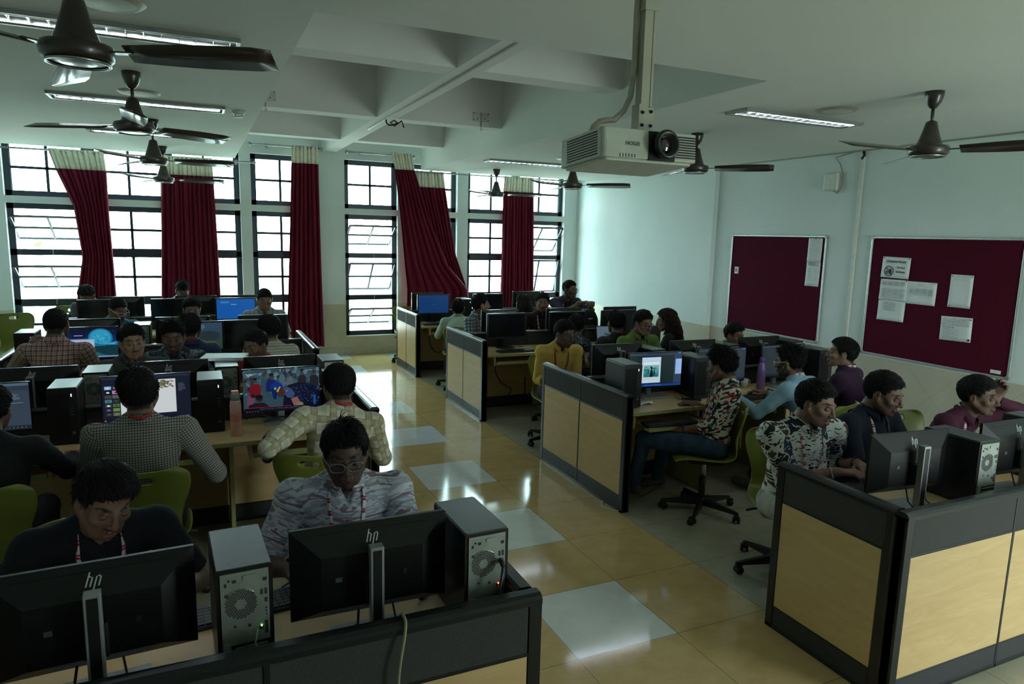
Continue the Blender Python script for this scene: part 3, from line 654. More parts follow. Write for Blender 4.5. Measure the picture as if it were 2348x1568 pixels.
def worktop(label, x0, x1, ys, side, trays, open_trays=()):
    """desk on one side of a spine at y=ys; side -1 toward camera, +1 toward the windows"""
    r_ = empty('worktop', label, 'desk', (x0, ys, 0), 0, 'shared worktops'); L = x1-x0
    a, b = sorted((side*.035, side*.585))
    m = MB(); m.box(0, L, a, b, .715, .74, DESKW); m.build('desk_top', r_, bevel=.002)
    e = side*.585; m = MB(); m.box(0, L, min(e, e+side*.002), max(e, e+side*.002), .714, .7405, EDGE); m.build('edge_band', r_)
    c0, c1 = sorted((side*.05, side*.07)); m = MB(); m.box(0, L, c0, c1, .35, .714, DESKW); m.build('modesty_panel', r_)
    n = trays; mw = L/n
    for i in range(n+1):
        x = min(max(i*mw, .012), L-.012)
        if 0 < i < n: l = MB(); d0, d1 = sorted((side*.07, side*.54)); l.box(x-.012, x+.012, d0, d1, 0, .714, EDGE if side < 0 else DESKW); l.build('leg', r_)
    for i in range(n):
        cx = (i+.5)*mw; out = .16 if i in open_trays else 0.; d0, d1 = sorted((side*(.24+out), side*(.54+out)))
        t = MB(); t.box(cx-.29, cx+.29, d0, d1, .622, .638, DESKW); t.box(cx-.29, cx+.29, *sorted((side*(.54+out), side*(.555+out))), .618, .652, EDGE); k = t.build('keyboard_tray', r_)
        for s in (-1, 1):
            q = MB(); q.box(cx+s*.305-.009, cx+s*.305+.009, *sorted((side*.22, side*.54)), .60, .714, DESKW); q.box(cx+s*.295-.004, cx+s*.295+.004, *sorted((side*.24, side*(.50+out))), .628, .65, CHROME); q.build('tray_bracket', r_)
    h = MB()
    for i in range(n): h.lathe([(.001, .7412), (.03, .7412), (.031, .740)], BLKM, 18, T=TR((i+.5)*mw+.2, side*.13, 0))
    h.build('cable_grommet', r_)
    return r_
XR0, XR1 = 1.20, 3.98
XL0, XL1 = -3.15, -.60
# right column: R1 (front), R2, R3, R4 ; left column: L1 .. L4
partition('end partition of the front right bench, big wood panel facing the aisle', (1.135, -1.97), PI/2, [.67])
partition('long back partition of the front right bench, yellow wood panels nearest the camera', (1.10, -2.0), 0, [.78, .84, .84])
worktop('worktop of the front right bench behind the near corner panel', 1.17, 3.56, -2.0, 1, 3)
partition('two-panel end partition of the second right bench, below the man in yellow', (1.235, .25), PI/2, [.68, .68]); partition('middle partition of the second right bench between the monitor rows', (1.27, .93), 0, [.83, .83, .83])
worktop('near worktop of the second right bench with a phone lying on it', 1.27, 3.76, .93, -1, 3, (0,)); worktop('far worktop of the second right bench, man in yellow beside it', 1.27, 3.76, .93, 1, 3)
partition('two-panel end partition of the third right bench, in mid aisle', (1.19, 2.96), PI/2, [.6, .6]); partition('middle partition of the third right bench', (1.225, 3.57), 0, [.74, .74, .74, .5])
worktop('near worktop of the third right bench with a dark keyboard by the aisle', 1.225, 3.74, 3.57, -1, 3); worktop('far worktop of the third right bench', 1.225, 3.74, 3.57, 1, 3)
partition('two-panel end partition of the farthest right bench, nearest the open window', (1.19, 5.46), PI/2, [.53, .53]); partition('middle partition of the farthest right bench', (1.225, 6.0), 0, [.8, .8, .8, .4])
worktop('near worktop of the farthest right bench, under the blue screen', 1.225, 3.9, 6.0, -1, 3); worktop('far worktop of the farthest right bench by the curtains', 1.225, 3.9, 6.0, 1, 3)
partition('end partition of the front left bench, seen along its top beside the black tower', (-.685, -1.97), PI/2, [.70])
partition('long back partition of the front left bench, grey fabric across the bottom of the picture', (-3.17, -2.0), 0, [.84, .84, .84])
worktop('worktop of the front left bench holding the two nearest monitors', -3.15, -.72, -2.0, 1, 3)
partition('end partition of the second left bench, right of the plaid shirt', (-.60, .50), PI/2, [.65, .62]); partition('middle partition of the second left bench', (-3.15, 1.15), 0, [.84, .84, .82])
worktop('near worktop of the second left bench with the pink bottle on it', -3.15, -.635, 1.15, -1, 3); worktop('far worktop of the second left bench', -3.15, -.635, 1.15, 1, 3)
partition('end partition of the third left bench by the long curtain', (-.60, 2.96), PI/2, [.66, .63]); partition('middle partition of the third left bench', (-3.15, 3.62), 0, [.84, .84, .82]); partition('left end partition of the third left bench, by the green chair', (-3.18, 3.05), PI/2, [.6, .6])
worktop('near worktop of the third left bench', -3.15, -.635, 3.62, -1, 3); worktop('far worktop of the third left bench', -3.15, -.635, 3.62, 1, 3)
partition('middle partition of the farthest left bench', (-3.15, 6.0), 0, [.84, .84, .82]); partition('left end partition of the farthest left bench', (-3.18, 5.4), PI/2, [.6, .55])
worktop('near worktop of the farthest left bench with a keyboard under the blue screen', -3.15, -.635, 6.0, -1, 3); worktop('far worktop of the farthest left bench by the wide window', -3.15, -.635, 6.0, 1, 3)
# ------------------------------------------------------------------ chairs (front faces local +y)
def chair_proto():
    r_ = empty('swivel_chair', None, 'chair')
    prof = [(.235, .420, .19), (.20, .442, .205), (.12, .452, .215), (.02, .448, .22), (-.08, .442, .215), (-.15, .445, .20), (-.195, .468, .185), (-.215, .51, .175), (-.222, .57, .175), (-.228, .64, .19), (-.238, .70, .212), (-.252, .76, .226), (-.268, .82, .222), (-.276, .848, .19), (-.279, .856, .15)]
    P = []
    for i in range(len(prof)-1):
        for k in range(2):
            t = k/2; P.append(tuple(a*(1-t)+b*t for a, b in zip(prof[i], prof[i+1])))
    P.append(prof[-1]); n = 16; V = []; F = []
    for j, (y, z, hw) in enumerate(P):
        for i in range(n+1):
            s_ = i/n*2-1; x = hw*s_; back = min(1, max(0, (z-.46)/.15)); c = s_*s_*abs(s_)
            V.append((x, y+back*c*.045, z+(1-back)*c*.022))
    for j in range(len(P)-1):
        for i in range(n):
            z = (P[j][1]+P[j+1][1])/2; s_ = (i+.5)/n*2-1
            if .785 < z < .825 and abs(s_) < .26: continue
            F.append((j*(n+1)+i, (j+1)*(n+1)+i, (j+1)*(n+1)+i+1, j*(n+1)+i+1))
    m = MB(); m.add(V, F, GREEN, True); o = m.build('seat_shell', r_); s = o.modifiers.new('t', 'SOLIDIFY'); s.thickness = .011; s.offset = 0; ss = o.modifiers.new('s', 'SUBSURF'); ss.levels = ss.render_levels = 1
    m = MB(); m.box(-.11, .11, -.12, .12, .405, .432, BLKM); m.tube([(.1, 0, .41), (.19, .02, .405), (.24, .03, .395)], .008, BLKM, 6); m.build('seat_plate', r_, bevel=.004)
    m = MB(); m.tube([(0, 0, .26), (0, 0, .41)], .014, CHROME, 12); m.tube([(0, 0, .08), (0, 0, .28)], .025, BLKM, 14); m.build('gas_lift', r_)
    m = MB(); m.lathe([(.035, .06), (.045, .075), (.045, .105), (.03, .125)], BLKM, 16)
    for k in range(5):
        a = 2*PI*k/5+.3; T_ = TR(0, 0, 0, a); V = []; 
        for x, hw, z0, z1 in ((.03, .026, .062, .118), (.15, .02, .06, .10), (.27, .015, .058, .082), (.30, .013, .054, .076)): V += [(x, -hw, z0), (x, hw, z0), (x, hw*.7, z1), (x, -hw*.7, z1)]
        F = [(4*i+a_, 4*i+(a_+1) % 4, 4*i+4+(a_+1) % 4, 4*i+4+a_) for i in range(3) for a_ in range(4)]+[(3, 2, 1, 0), (12, 13, 14, 15)]; m.add(V, F, BLKM, False, T_)
    m.build('star_base', r_, bevel=.003)
    for k in range(5):
        a = 2*PI*k/5+.3; c = MB(); T_ = TR(.292*math.cos(a), .292*math.sin(a), 0, a+.6*k)
        for s in (-1, 1): c.tube([(-.012, s*.010, .026), (-.012, s*.024, .026)], .025, BLKM, 14, T=T_)
        c.rbox(-.036, .012, -.014, .014, .026, .054, BLKM, .01, 3, T=T_); c.tube([(0, 0, .04), (0, 0, .075)], .006, CHROME, 6, T=T_); c.build('caster', r_)
    return r_
CHAIR = chair_proto(); index_kids(); cused = set()
def chair(x, y, face, label): return place(CHAIR, cused, (x, y, 0), math.radians(face-90), label, None, 'green swivel chairs')
# ------------------------------------------------------------------ computers
LOGO = mat('monitor_logo_silver', (.62, .63, .60), .3, .6)
def hp_logo(m, T_, s=1.):
    sh = .28
    def bar(x, z0, z1, w_=.0042): m.prism([(x+z0*sh, z0), (x+w_+z0*sh, z0), (x+w_+z1*sh, z1), (x+z1*sh, z1)], -.0016, .001, LOGO, 'y', T=T_ @ Matrix.Scale(s, 4))
    bar(-.020, -.014, .034); bar(-.008, -.014, .014); bar(.004, -.032, .016); bar(.016, -.014, .014); m.box(-.0095, -.0045, -.0016, .001, .012, .016, LOGO, T=T_); m.box(.012, .018, -.0016, .001, .012, .016, LOGO, T=T_)
def hp_monitor(dark_logo=False):
    """screen faces local +y? no: screen faces local -y, back faces +y. base at z=0"""
    r_ = empty('monitor', None, 'monitor'); W_, H_, zb = .505, .30, .085; h = W_/2
    m = MB(); m.box(-h, h, -.012, .004, zb, zb+H_, MONBEZ); m.build('display_frame', r_, bevel=.002)
    m = MB(); V = [(-h, .004, zb), (h, .004, zb), (h, .004, zb+H_), (-h, .004, zb+H_), (-h+.09, .045, zb+.04), (h-.09, .045, zb+.04), (h-.09, .045, zb+H_-.085), (-h+.09, .045, zb+H_-.085)]
    m.add(V, [(0, 4, 5, 1), (1, 5, 6, 2), (2, 6, 7, 3), (3, 7, 4, 0), (4, 7, 6, 5)], MONB); m.box(-.19, .19, .010, .0165, zb+H_-.022, zb+H_-.0195, BLKM); m.box(-.11, -.095, .045, .047, zb+.12, zb+.14, BLKM); m.box(.10, .12, .044, .0475, zb+.13, zb+.145, CASET); m.build('back_shell', r_)
    m = MB(); hp_logo(m, TR(0, .0268, zb+H_-.046, PI, -.45), .86); m.build('logo', r_)
    m = MB(); m.box(-.03, .03, .04, .075, zb+.05, zb+.15, BLKM); m.build('tilt_joint', r_, bevel=.004)
    m = MB(); m.box(-.021, .021, .07, .105, .008, zb+.253, SILV); m.build('stand_column', r_, bevel=.002)
    m = MB(); m.box(-.0135, .0135, .1045, .106, .02, zb+.243, BLKM); m.build('stand_groove', bpy.data.objects[r_.name].children[-1] if False else r_)
    m = MB(); m.rbox(-.125, .125, -.06, .14, 0, .009, SILV, .006, 3); m.build('stand_base', r_, bevel=.002)
    m = MB(); m.tube([(-.06, .05, zb+.03), (-.07, .07, zb-.04), (-.08, .12, .02), (-.05, .16, .012)], .0035, CABLE, 6); m.tube([(.05, .05, zb+.03), (.06, .08, zb-.03), (.05, .14, .015)], .004, CABLE, 6); m.build('display_cable', r_)
    m = MB(); m.box(-h+.006, h-.006, -.0128, -.012, zb+.016, zb+H_-.006, mat('dark_screen', (.006, .007, .009), .12)); m.build('screen', r_)
    return r_
def old_monitor(oval=True):
    r_ = empty('monitor', None, 'monitor'); W_, H_, zb = .50, .30, .11; h = W_/2
    m = MB(); m.rbox(-h, h, -.02, .01, zb, zb+H_, BLK, .008, 3, 'y'); m.build('display_frame', r_, bevel=.003)
    m = MB(); V = [(-h+.02, .01, zb+.02), (h-.02, .01, zb+.02), (h-.02, .01, zb+H_-.015), (-h+.02, .01, zb+H_-.015), (-h+.1, .05, zb+.07), (h-.1, .05, zb+.07), (h-.1, .05, zb+H_-.07), (-h+.1, .05, zb+H_-.07)]
    m.add(V, [(0, 4, 5, 1), (1, 5, 6, 2), (2, 6, 7, 3), (3, 7, 4, 0), (4, 7, 6, 5)], MONB); m.build('back_shell', r_)
    m = MB(); m.box(-.03, .03, .012, .045, .01, zb+.12, BLKM); m.build('stand_neck', r_, bevel=.006)
    m = MB(); m.lathe([(.115, 0), (.115, .006), (.09, .012), (.03, .018)], BLK, 24); m.build('stand_base', r_)
    m = MB(); m.box(-h+.018, h-.018, -.0208, -.02, zb+.025, zb+H_-.015, mat('dark_screen', (.006, .007, .009), .12)); m.build('screen', r_)
    return r_
def tower_proto():
    """front faces local -y, back +y"""
    r_ = empty('computer_tower', None, 'computer tower'); W_, D_, H_ = .155, .30, .345; h = W_/2; d = D_/2
    m = MB(); m.rbox(-h, h, -d+.03, d-.004, .006, H_, CASE, .008, 3, 'y'); m.build('case', r_)
    m = MB(); m.rbox(-h+.004, h-.004, -d+.01, d-.004, H_-.003, H_+.0025, CASET, .004, 2); m.build('lid', r_)
    m = MB(); m.rbox(-h, h, -d, -d+.032, .006, H_, BLKM, .008, 3, 'y')
    for i in range(16): x = -h+.008+i*.0067; m.box(x, x+.0035, -d-.003, -d, .03, H_-.03, BLKM)
    m.build('front_bezel', r_)
    m = MB(); m.box(h-.033, h-.028, -d-.0015, -d, H_-.052, H_-.035, emit('power_light', (.8, .9, 1.), 2.)); m.build('power_light', r_)
    m = MB()
    for z in (.22, .2, .18): m.box(h-.038, h-.024, -d-.0012, -d, z, z+.006, CASET)
    m.ball((h-.03, -d, .07), (.01, .003, .01), CASET, 10); m.build('front_port', r_)
    m = MB(); m.box(-h+.012, h-.012, d-.005, d, .015, H_-.012, STEEL)
    m.box(-h+.012, h-.035, d, d+.002, .02, .112, BLKM)
    for i in range(5): z = .028+i*.018; m.box(-h+.02, h-.045, d+.001, d+.004, z, z+.004, STEEL)
    m.box(h-.035, h-.016, d, d+.005, .018, .12, STEEL)
    rp_ = m; m = MB(); c = (.012, .235)
    for i in range(-8, 9):
        for j in range(-8, 9):
            x = i*.0068+(j % 2)*.0034; z = j*.0059; q = math.hypot(x, z)
            if .014 < q < .043:
                m.prism([(c[0]+x+.0026*math.cos(a), c[1]+z+.0026*math.sin(a)) for a in [PI/6+PI/3*k for k in range(6)]], d, d+.0012, INK)
    m.build('fan_grille', r_)
    m = MB(); m.rbox(-.035, .005, d, d+.003, .308, .322, STEEL, .005, 3, 'y'); m.tube([(c[0]+.047*math.cos(a), d+.001, c[1]+.047*math.sin(a)) for a in [PI*.2+PI*.6*k/10 for k in range(11)]], .002, CHROME, 5); m.build('release_latch', r_)
    m = rp_
    for x, z, a, b in ((-.055, .30, .005, .005), (.028, .308, .005, .004), (.043, .312, .003, .003), (.052, .30, .003, .005), (-.057, .262, .003, .009), (-.045, .262, .003, .008), (-.057, .235, .003, .007), (.05, .268, .004, .004), (-.056, .15, .004, .02), (-.042, .15, .006, .006), (-.057, .20, .002, .002), (-.057, .19, .002, .002), (-.057, .21, .002, .002), (.03, .17, .003, .003), (-.01, .165, .004, .004)):
        m.box(x-a, x+a, d, d+.0015, z-b, z+b, INK)
    m.build('rear_panel', r_)
    return r_
def with_lights(r_, col):
    m = MB(); m.box(-.044, -.0405, .150, .153, .155, .1585, emit('link_'+col, {'red': (1., .12, .05), 'green': (.2, 1., .1)}[col], 6.)); m.build('link_light', r_)
TOWER = tower_proto(); HPM = hp_monitor(); OLD = old_monitor(); index_kids(); mused = set()
def tower(x, y, front, label, z=.74, rz=0.): # front: -1 faces camera, +1 faces the windows
    return place(TOWER, mused, (x, y, z), (0 if front < 0 else PI)+rz, label, None, 'black computer towers')
def monitor(x, y, front, label, kind='hp', scr=None, rz=0., z=.74):
    o = place(HPM if kind == 'hp' else OLD, mused, (x, y, z), (0 if front < 0 else PI)+rz, label, None, 'black flat monitors')
    if scr:
        g = MB(); W_, z0, z1, yy = (.493, .101, .379, -.0130) if kind == 'hp' else (.464, .135, .395, -.0210)
        scr(Scr(g, W_, z0, z1, yy)); q = g.build('screen_image', o)
    return o
class Scr:
    def __init__(s, m, W_, z0, z1, y): s.m, s.W, s.z0, s.z1, s.y, s.k = m, W_, z0, z1, y, 0
    def p(s, u, v): return ((u-.5)*s.W, s.y-.00012*s.k, s.z0+(s.z1-s.z0)*(1-v))
    def r(s, u0, v0, u1, v1, c): s.k += 1; s.m.quad([s.p(u0, v1), s.p(u1, v1), s.p(u1, v0), s.p(u0, v0)], SCREEN, S(*c))
    def e(s, u, v, a, b, c, n=20): s.k += 1; s.m.quad([s.p(u+a*math.cos(t), v+b*math.sin(t)) for t in [-2*PI*i/n for i in range(n)]], SCREEN, S(*c))
    def poly(s, pts, c):
        s.k += 1; ar = sum(pts[i][0]*pts[(i+1) % len(pts)][1]-pts[(i+1) % len(pts)][0]*pts[i][1] for i in range(len(pts)))
        pts = pts if ar < 0 else pts[::-1]; s.m.quad([s.p(*q) for q in pts], SCREEN, S(*c))
    def grad(s, u0, v0, u1, v1, a, b, n=12, horiz=False):
        for i in range(n):
            t = i/(n-1); c = tuple(x*(1-t)+y*t for x, y in zip(a, b)); s.k -= 1 if i else 0
            if horiz: s.r(u0+(u1-u0)*i/n, v0, u0+(u1-u0)*(i+1)/n, v1, c)
            else: s.r(u0, v0+(v1-v0)*i/n, u1, v0+(v1-v0)*(i+1)/n, c)
def dots(s, u0, u1, v, n, c, sz=.006, seed=0):
    rnd = random.Random(seed)
    for i in range(n): u = u0+(u1-u0)*i/n; s.r(u, v, u+sz*rnd.uniform(.6, 2.2), v+.009, c)
def scr_poster(s):
    s.r(0, 0, 1, 1, (24, 38, 40)); s.r(0, 0, 1, .05, (38, 52, 74)); dots(s, .02, .35, .02, 12, (120, 140, 170)); s.r(.93, .012, .98, .04, (60, 130, 240)); s.r(0, .05, 1, .075, (50, 66, 80))
    s.r(.24, .13, .6, .9, (178, 205, 232)); s.poly([(.25, .25), (.3, .24), (.36, .245), (.42, .235), (.5, .24), (.575, .23), (.58, .33), (.572, .5), (.58, .7), (.575, .8), (.45, .8), (.3, .81), (.26, .79), (.265, .5)], (186, 196, 196)); s.r(.265, .27, .57, .36, (205, 222, 225)); s.grad(.275, .36, .565, .72, (130, 175, 178), (28, 104, 108), 10)
    rnd = random.Random(4)
    for i in range(26): s.e(rnd.uniform(.29, .55), rnd.uniform(.4, .72), .02, .025, rnd.choice([(20, 90, 95), (70, 140, 140), (35, 110, 112), (100, 160, 158)]), 8)
    s.e(.42, .45, .018, .035, (10, 28, 32)); s.poly([(.42, .42), (.455, .62), (.445, .72), (.39, .72), (.395, .6)], (10, 26, 30)); s.poly([(.475, .46), (.49, .6), (.482, .7), (.462, .7), (.462, .55)], (14, 48, 50)); s.poly([(.365, .46), (.375, .55), (.37, .62), (.352, .62), (.352, .55)], (24, 70, 72))
    s.r(.85, .05, 1, 1, (44, 60, 82)); s.r(.88, .2, 1, .66, (150, 180, 226)); lines2(s, .89, .98, .24, .62, 9, (110, 140, 190)); s.grad(0, .93, 1, 1, (16, 40, 100), (20, 70, 150), 4); dots(s, .3, .62, .955, 10, (150, 200, 250), .009)
def lines2(s, u0, u1, v0, v1, n, c, seed=3):
    rnd = random.Random(seed)
    for i in range(n): v = v0+(v1-v0)*i/max(1, n-1); s.r(u0, v, u0+(u1-u0)*rnd.uniform(.4, 1), v+.008, c)
def scr_dark(s):
    s.r(0, 0, 1, 1, (33, 42, 48)); s.r(0, 0, 1, .045, (50, 62, 76)); s.r(.93, .012, .98, .036, (60, 130, 240)); dots(s, .02, .6, .06, 26, (80, 96, 108)); s.r(.2, .16, .36, .88, (190, 205, 222)); s.e(.29, .6, .04, .12, (20, 60, 60)); s.r(.8, .06, 1, .94, (44, 54, 62)); lines2(s, .82, .98, .14, .8, 12, (66, 80, 92)); s.r(0, .94, 1, 1, (14, 26, 60)); dots(s, .5, .95, .965, 14, (120, 150, 200))
def scr_editor(s):
    s.r(0, 0, 1, 1, (34, 43, 48)); s.r(0, 0, 1, .045, (48, 60, 72)); dots(s, .02, .7, .018, 24, (92, 108, 122)); s.r(.0, .05, 1, .052, (70, 82, 92)); s.r(.05, .12, .8, .9, (38, 48, 53)); lines2(s, .86, .98, .1, .8, 10, (62, 74, 84)); s.r(0, .94, 1, 1, (20, 30, 44)); s.e(.9, .97, .012, .02, (60, 110, 230))
def scr_cricket(s):
    s.r(0, 0, 1, 1, (42, 66, 76)); rnd = random.Random(9)
    for i in range(170):
        u, v = rnd.uniform(0, 1), rnd.uniform(.0, .6); a = rnd.uniform(.012, .034); s.e(u, v, a, a*1.7, rnd.choice([(50, 80, 88), (58, 92, 102), (34, 40, 50), (60, 48, 48), (76, 100, 118), (26, 27, 36), (90, 104, 118), (44, 60, 70), (48, 76, 84), (40, 62, 72)]), 10)
    for cx, cy, a, c, h in ((.15, .42, .075, (96, 16, 26), (62, 44, 42)), (.36, .34, .075, (22, 28, 82), (58, 42, 40)), (.6, .3, .05, (76, 84, 92), (60, 46, 44)), (.76, .26, .055, (28, 27, 34), (54, 42, 40)), (.92, .28, .06, (30, 30, 36), (52, 40, 38)), (.5, .22, .04, (66, 88, 100), (56, 42, 40))):
        s.poly([(cx-a, cy+.2), (cx-a*.95, cy-.02), (cx-a*.5, cy-.09), (cx+a*.5, cy-.09), (cx+a*.95, cy-.02), (cx+a, cy+.2)], c); s.e(cx, cy-.17, a*.36, a*.72, h, 14); s.e(cx, cy-.215, a*.4, a*.42, (16, 15, 18), 12)
    s.poly([(.06, 1), (.06, .86), (.12, .8), (.26, .8), (.32, .9), (.33, 1)], (20, 20, 27)); s.e(.2, .7, .045, .085, (40, 32, 34), 16); s.e(.195, .655, .05, .06, (15, 14, 18), 14); s.poly([(.04, .84), (.05, .64), (.1, .6), (.14, .66), (.12, .82)], (98, 58, 78)); s.e(.12, .62, .03, .05, (24, 20, 26), 12)
    s.poly([(.5, .93), (.52, .62), (.5, .5), (.58, .4), (.7, .35), (.84, .38), (.95, .48), (1., .62), (1., .93)], (10, 13, 30)); s.poly([(.52, .62), (.5, .5), (.56, .44), (.62, .5), (.66, .62), (.64, .72), (.57, .72)], (46, 66, 104))
    for i in range(240):
        u = rnd.uniform(.62, .98); v = rnd.uniform(.38, .86); 
        if v < .36+abs(u-.78)*.45: continue
        s.poly([(u, v), (u+rnd.uniform(.006, .016), v+rnd.uniform(-.012, .012)), (u+rnd.uniform(.002, .01), v+.014)], rnd.choice([(24, 58, 150), (18, 40, 112), (46, 84, 168), (110, 126, 150), (12, 24, 74), (16, 34, 96)]))
    s.e(.42, .42, .08, .135, (16, 40, 116), 26); s.poly([(.345, .46), (.37, .42), (.43, .56), (.41, .72), (.375, .70)], (12, 26, 78)); s.poly([(.44, .46), (.5, .44), (.53, .56), (.5, .66), (.44, .66), (.42, .56)], (52, 38, 38)); s.e(.4, .45, .018, .035, (40, 130, 86), 14); s.e(.4, .45, .008, .016, (190, 200, 90), 10); s.poly([(.415, .52), (.455, .40), (.47, .415), (.435, .545)], (190, 132, 40)); s.e(.55, .52, .014, .025, (150, 84, 50), 12)
    s.poly([(.6, .72), (.68, .68), (.735, .84), (.70, .92), (.64, .90)], (120, 80, 76)); s.poly([(.67, .84), (.75, .82), (.77, .9), (.69, .93)], (104, 104, 100)); s.poly([(.9, .66), (.93, .66), (.93, .9), (.9, .9)], (24, 74, 130))
    s.r(0, .88, .6, .897, (122, 22, 36)); s.r(0, .9, 1, 1, (9, 10, 18)); dots(s, .2, .72, .925, 22, (92, 92, 104), .012); s.r(0, .957, 1, .966, (22, 32, 88)); dots(s, .03, .2, .975, 5, (130, 140, 164)); dots(s, .8, .98, .03, 5, (150, 160, 170), .02); s.poly([(.03, .06), (.1, .05), (.13, .09), (.08, .11), (.06, .15), (.05, .1)], (130, 140, 146)); s.r(.1, .055, .24, .068, (120, 130, 136))
def scr_photo(s):
    s.r(0, 0, 1, 1, (22, 27, 42)); s.r(0, 0, 1, .05, (34, 42, 62)); dots(s, .4, .6, .022, 7, (110, 120, 140)); s.e(.58, .028, .008, .014, (90, 160, 240)); rnd = random.Random(2)
    for j in range(7):
        for i in range(2):
            u = .03+i*.085; v = .2+j*.1; s.r(u, v, u+.075, v+.075, [(120, 168, 220), (52, 56, 60), (18, 20, 24), (190, 120, 180), (60, 64, 66), (90, 92, 90), (70, 110, 130), (40, 44, 50), (54, 60, 58), (60, 110, 50), (30, 40, 60), (96, 130, 50), (40, 40, 44), (70, 110, 52)][j*2+i]); s.e(u+.037, v+.04, .02, .02, rnd.choice([(200, 205, 205), (60, 60, 60), (60, 90, 60), (150, 80, 150)]), 8)
    s.r(.2, .1, .83, .88, (196, 202, 204))
    for i in range(150):
        t = rnd.uniform(0, 1); u = .21+t*.5; s.e(u, .1+rnd.uniform(0, .12)+.12*math.sin(t*3), .018, .014, rnd.choice([(92, 92, 66), (120, 118, 92), (70, 72, 50), (150, 150, 130)]), 7)
    for i in range(40): s.e(rnd.uniform(.66, .8), rnd.uniform(.1, .3), .016, .014, rnd.choice([(110, 108, 80), (80, 80, 56)]), 7)
    lines2(s, .86, .97, .2, .36, 6, (100, 108, 122)); s.r(0, .93, 1, 1, (16, 22, 40)); s.r(.16, .93, .3, .985, (20, 40, 120)); dots(s, .86, .98, .96, 8, (160, 170, 190)); s.e(.03, .96, .01, .014, (200, 90, 60))
def scr_cad(s):
    s.r(0, 0, 1, 1, (40, 54, 68)); s.r(0, 0, 1, .06, (74, 92, 104)); dots(s, .1, .6, .1, 14, (130, 146, 156)); s.grad(0, .2, .66, .9, (70, 116, 152), (22, 42, 62), 14)
    for i in range(14): s.r(.0+i*.047, .2, .0015+i*.047, .9, (56, 96, 128))
    for i in range(9): s.r(0, .22+i*.075, .66, .223+i*.075, (56, 96, 128))
    s.r(.57, .22, .61, .27, (96, 140, 170)); s.r(.68, .16, 1, .9, (50, 62, 76)); lines2(s, .72, .96, .22, .42, 8, (120, 136, 150)); s.e(.68, .17, .015, .02, (60, 150, 210)); s.r(0, .92, 1, 1, (28, 36, 46)); dots(s, .5, .98, .95, 12, (150, 160, 170))
def scr_moon(s):
    s.grad(0, 0, 1, .62, (8, 12, 36), (12, 60, 110), 12); s.r(0, 0, 1, .04, (18, 20, 30)); dots(s, .02, .4, .06, 12, (90, 100, 130)); s.e(.72, .36, .2, .32, (24, 110, 150), 32); s.e(.72, .36, .17, .28, (44, 146, 180), 32)
    rnd = random.Random(5)
    for i in range(22): s.e(.72+rnd.uniform(-.11, .11), .36+rnd.uniform(-.16, .16), rnd.uniform(.01, .035), rnd.uniform(.015, .04), rnd.choice([(64, 166, 192), (34, 128, 164), (54, 156, 186)]), 9)
    for i in range(26): s.e(rnd.uniform(.5, 1), rnd.uniform(.52, .62), .05, .035, rnd.choice([(40, 130, 170), (24, 100, 150), (60, 156, 190)]), 10)
    s.r(0, .6, 1, 1, (10, 62, 84)); s.grad(.35, .6, .8, .95, (30, 134, 150), (16, 90, 100), 8); s.poly([(.6, .62), (1, .6), (1, .98), (.75, .9), (.58, .76)], (18, 50, 58)); s.poly([(0, .7), (.3, .66), (.4, .8), (.2, .98), (0, .98)], (14, 42, 52))
    s.r(.28, .2, .47, .33, (18, 14, 40)); s.r(.3, .245, .44, .275, (150, 130, 190)); s.r(.12, .38, .62, .78, (158, 178, 206)); s.r(.12, .38, .62, .42, (140, 158, 188)); dots(s, .02, .1, .5, 3, (150, 200, 230), .014); lines2(s, .15, .4, .5, .56, 3, (120, 120, 140)); s.grad(0, .95, 1, 1, (130, 150, 190), (90, 100, 150), 3); dots(s, .8, .97, .12, 4, (170, 180, 200))
def scr_blue(s): s.r(0, 0, 1, 1, (20, 82, 158)); s.r(.1, .13, .32, .16, (100, 146, 196)); s.r(.1, .19, .36, .2, (70, 120, 180)); s.r(.1, .22, .28, .23, (70, 120, 180)); s.r(.37, .26, .52, .29, (120, 160, 205))
def scr_blue2(s): s.r(0, 0, 1, 1, (14, 52, 102)); s.r(.44, .52, .6, .55, (44, 84, 136))
def scr_green(s):
    s.grad(0, 0, 1, 1, (44, 66, 88), (40, 56, 48), 10); s.e(.55, .15, .12, .12, (70, 92, 112)); s.e(.6, .8, .3, .16, (58, 82, 40)); s.e(.75, .5, .2, .2, (34, 46, 52))
def scr_lightb(s): s.r(0, 0, 1, 1, (60, 110, 180)); s.r(0, .5, 1, 1, (22, 40, 70))
def scr_white(s): s.r(0, 0, 1, 1, (236, 238, 242)); s.r(0, 0, 1, .05, (170, 180, 200)); lines2(s, .1, .8, .15, .8, 14, (120, 124, 130)); s.r(0, .95, 1, 1, (60, 80, 130))
def scr_azure(s): s.r(0, 0, 1, 1, (34, 62, 120)); s.r(.1, .1, .9, .8, (84, 104, 150)); lines2(s, .15, .8, .2, .7, 8, (50, 80, 150)); s.r(0, .95, 1, 1, (30, 40, 70))
def scr_lap(s): s.r(0, 0, 1, 1, (80, 96, 110)); s.poly([(.3, .5), (.36, .35), (.4, .6), (.5, .4), (.56, .62)], (40, 56, 76)); s.r(.6, .5, .8, .53, (46, 60, 80)); lines2(s, .1, .5, .75, .9, 3, (50, 66, 84))
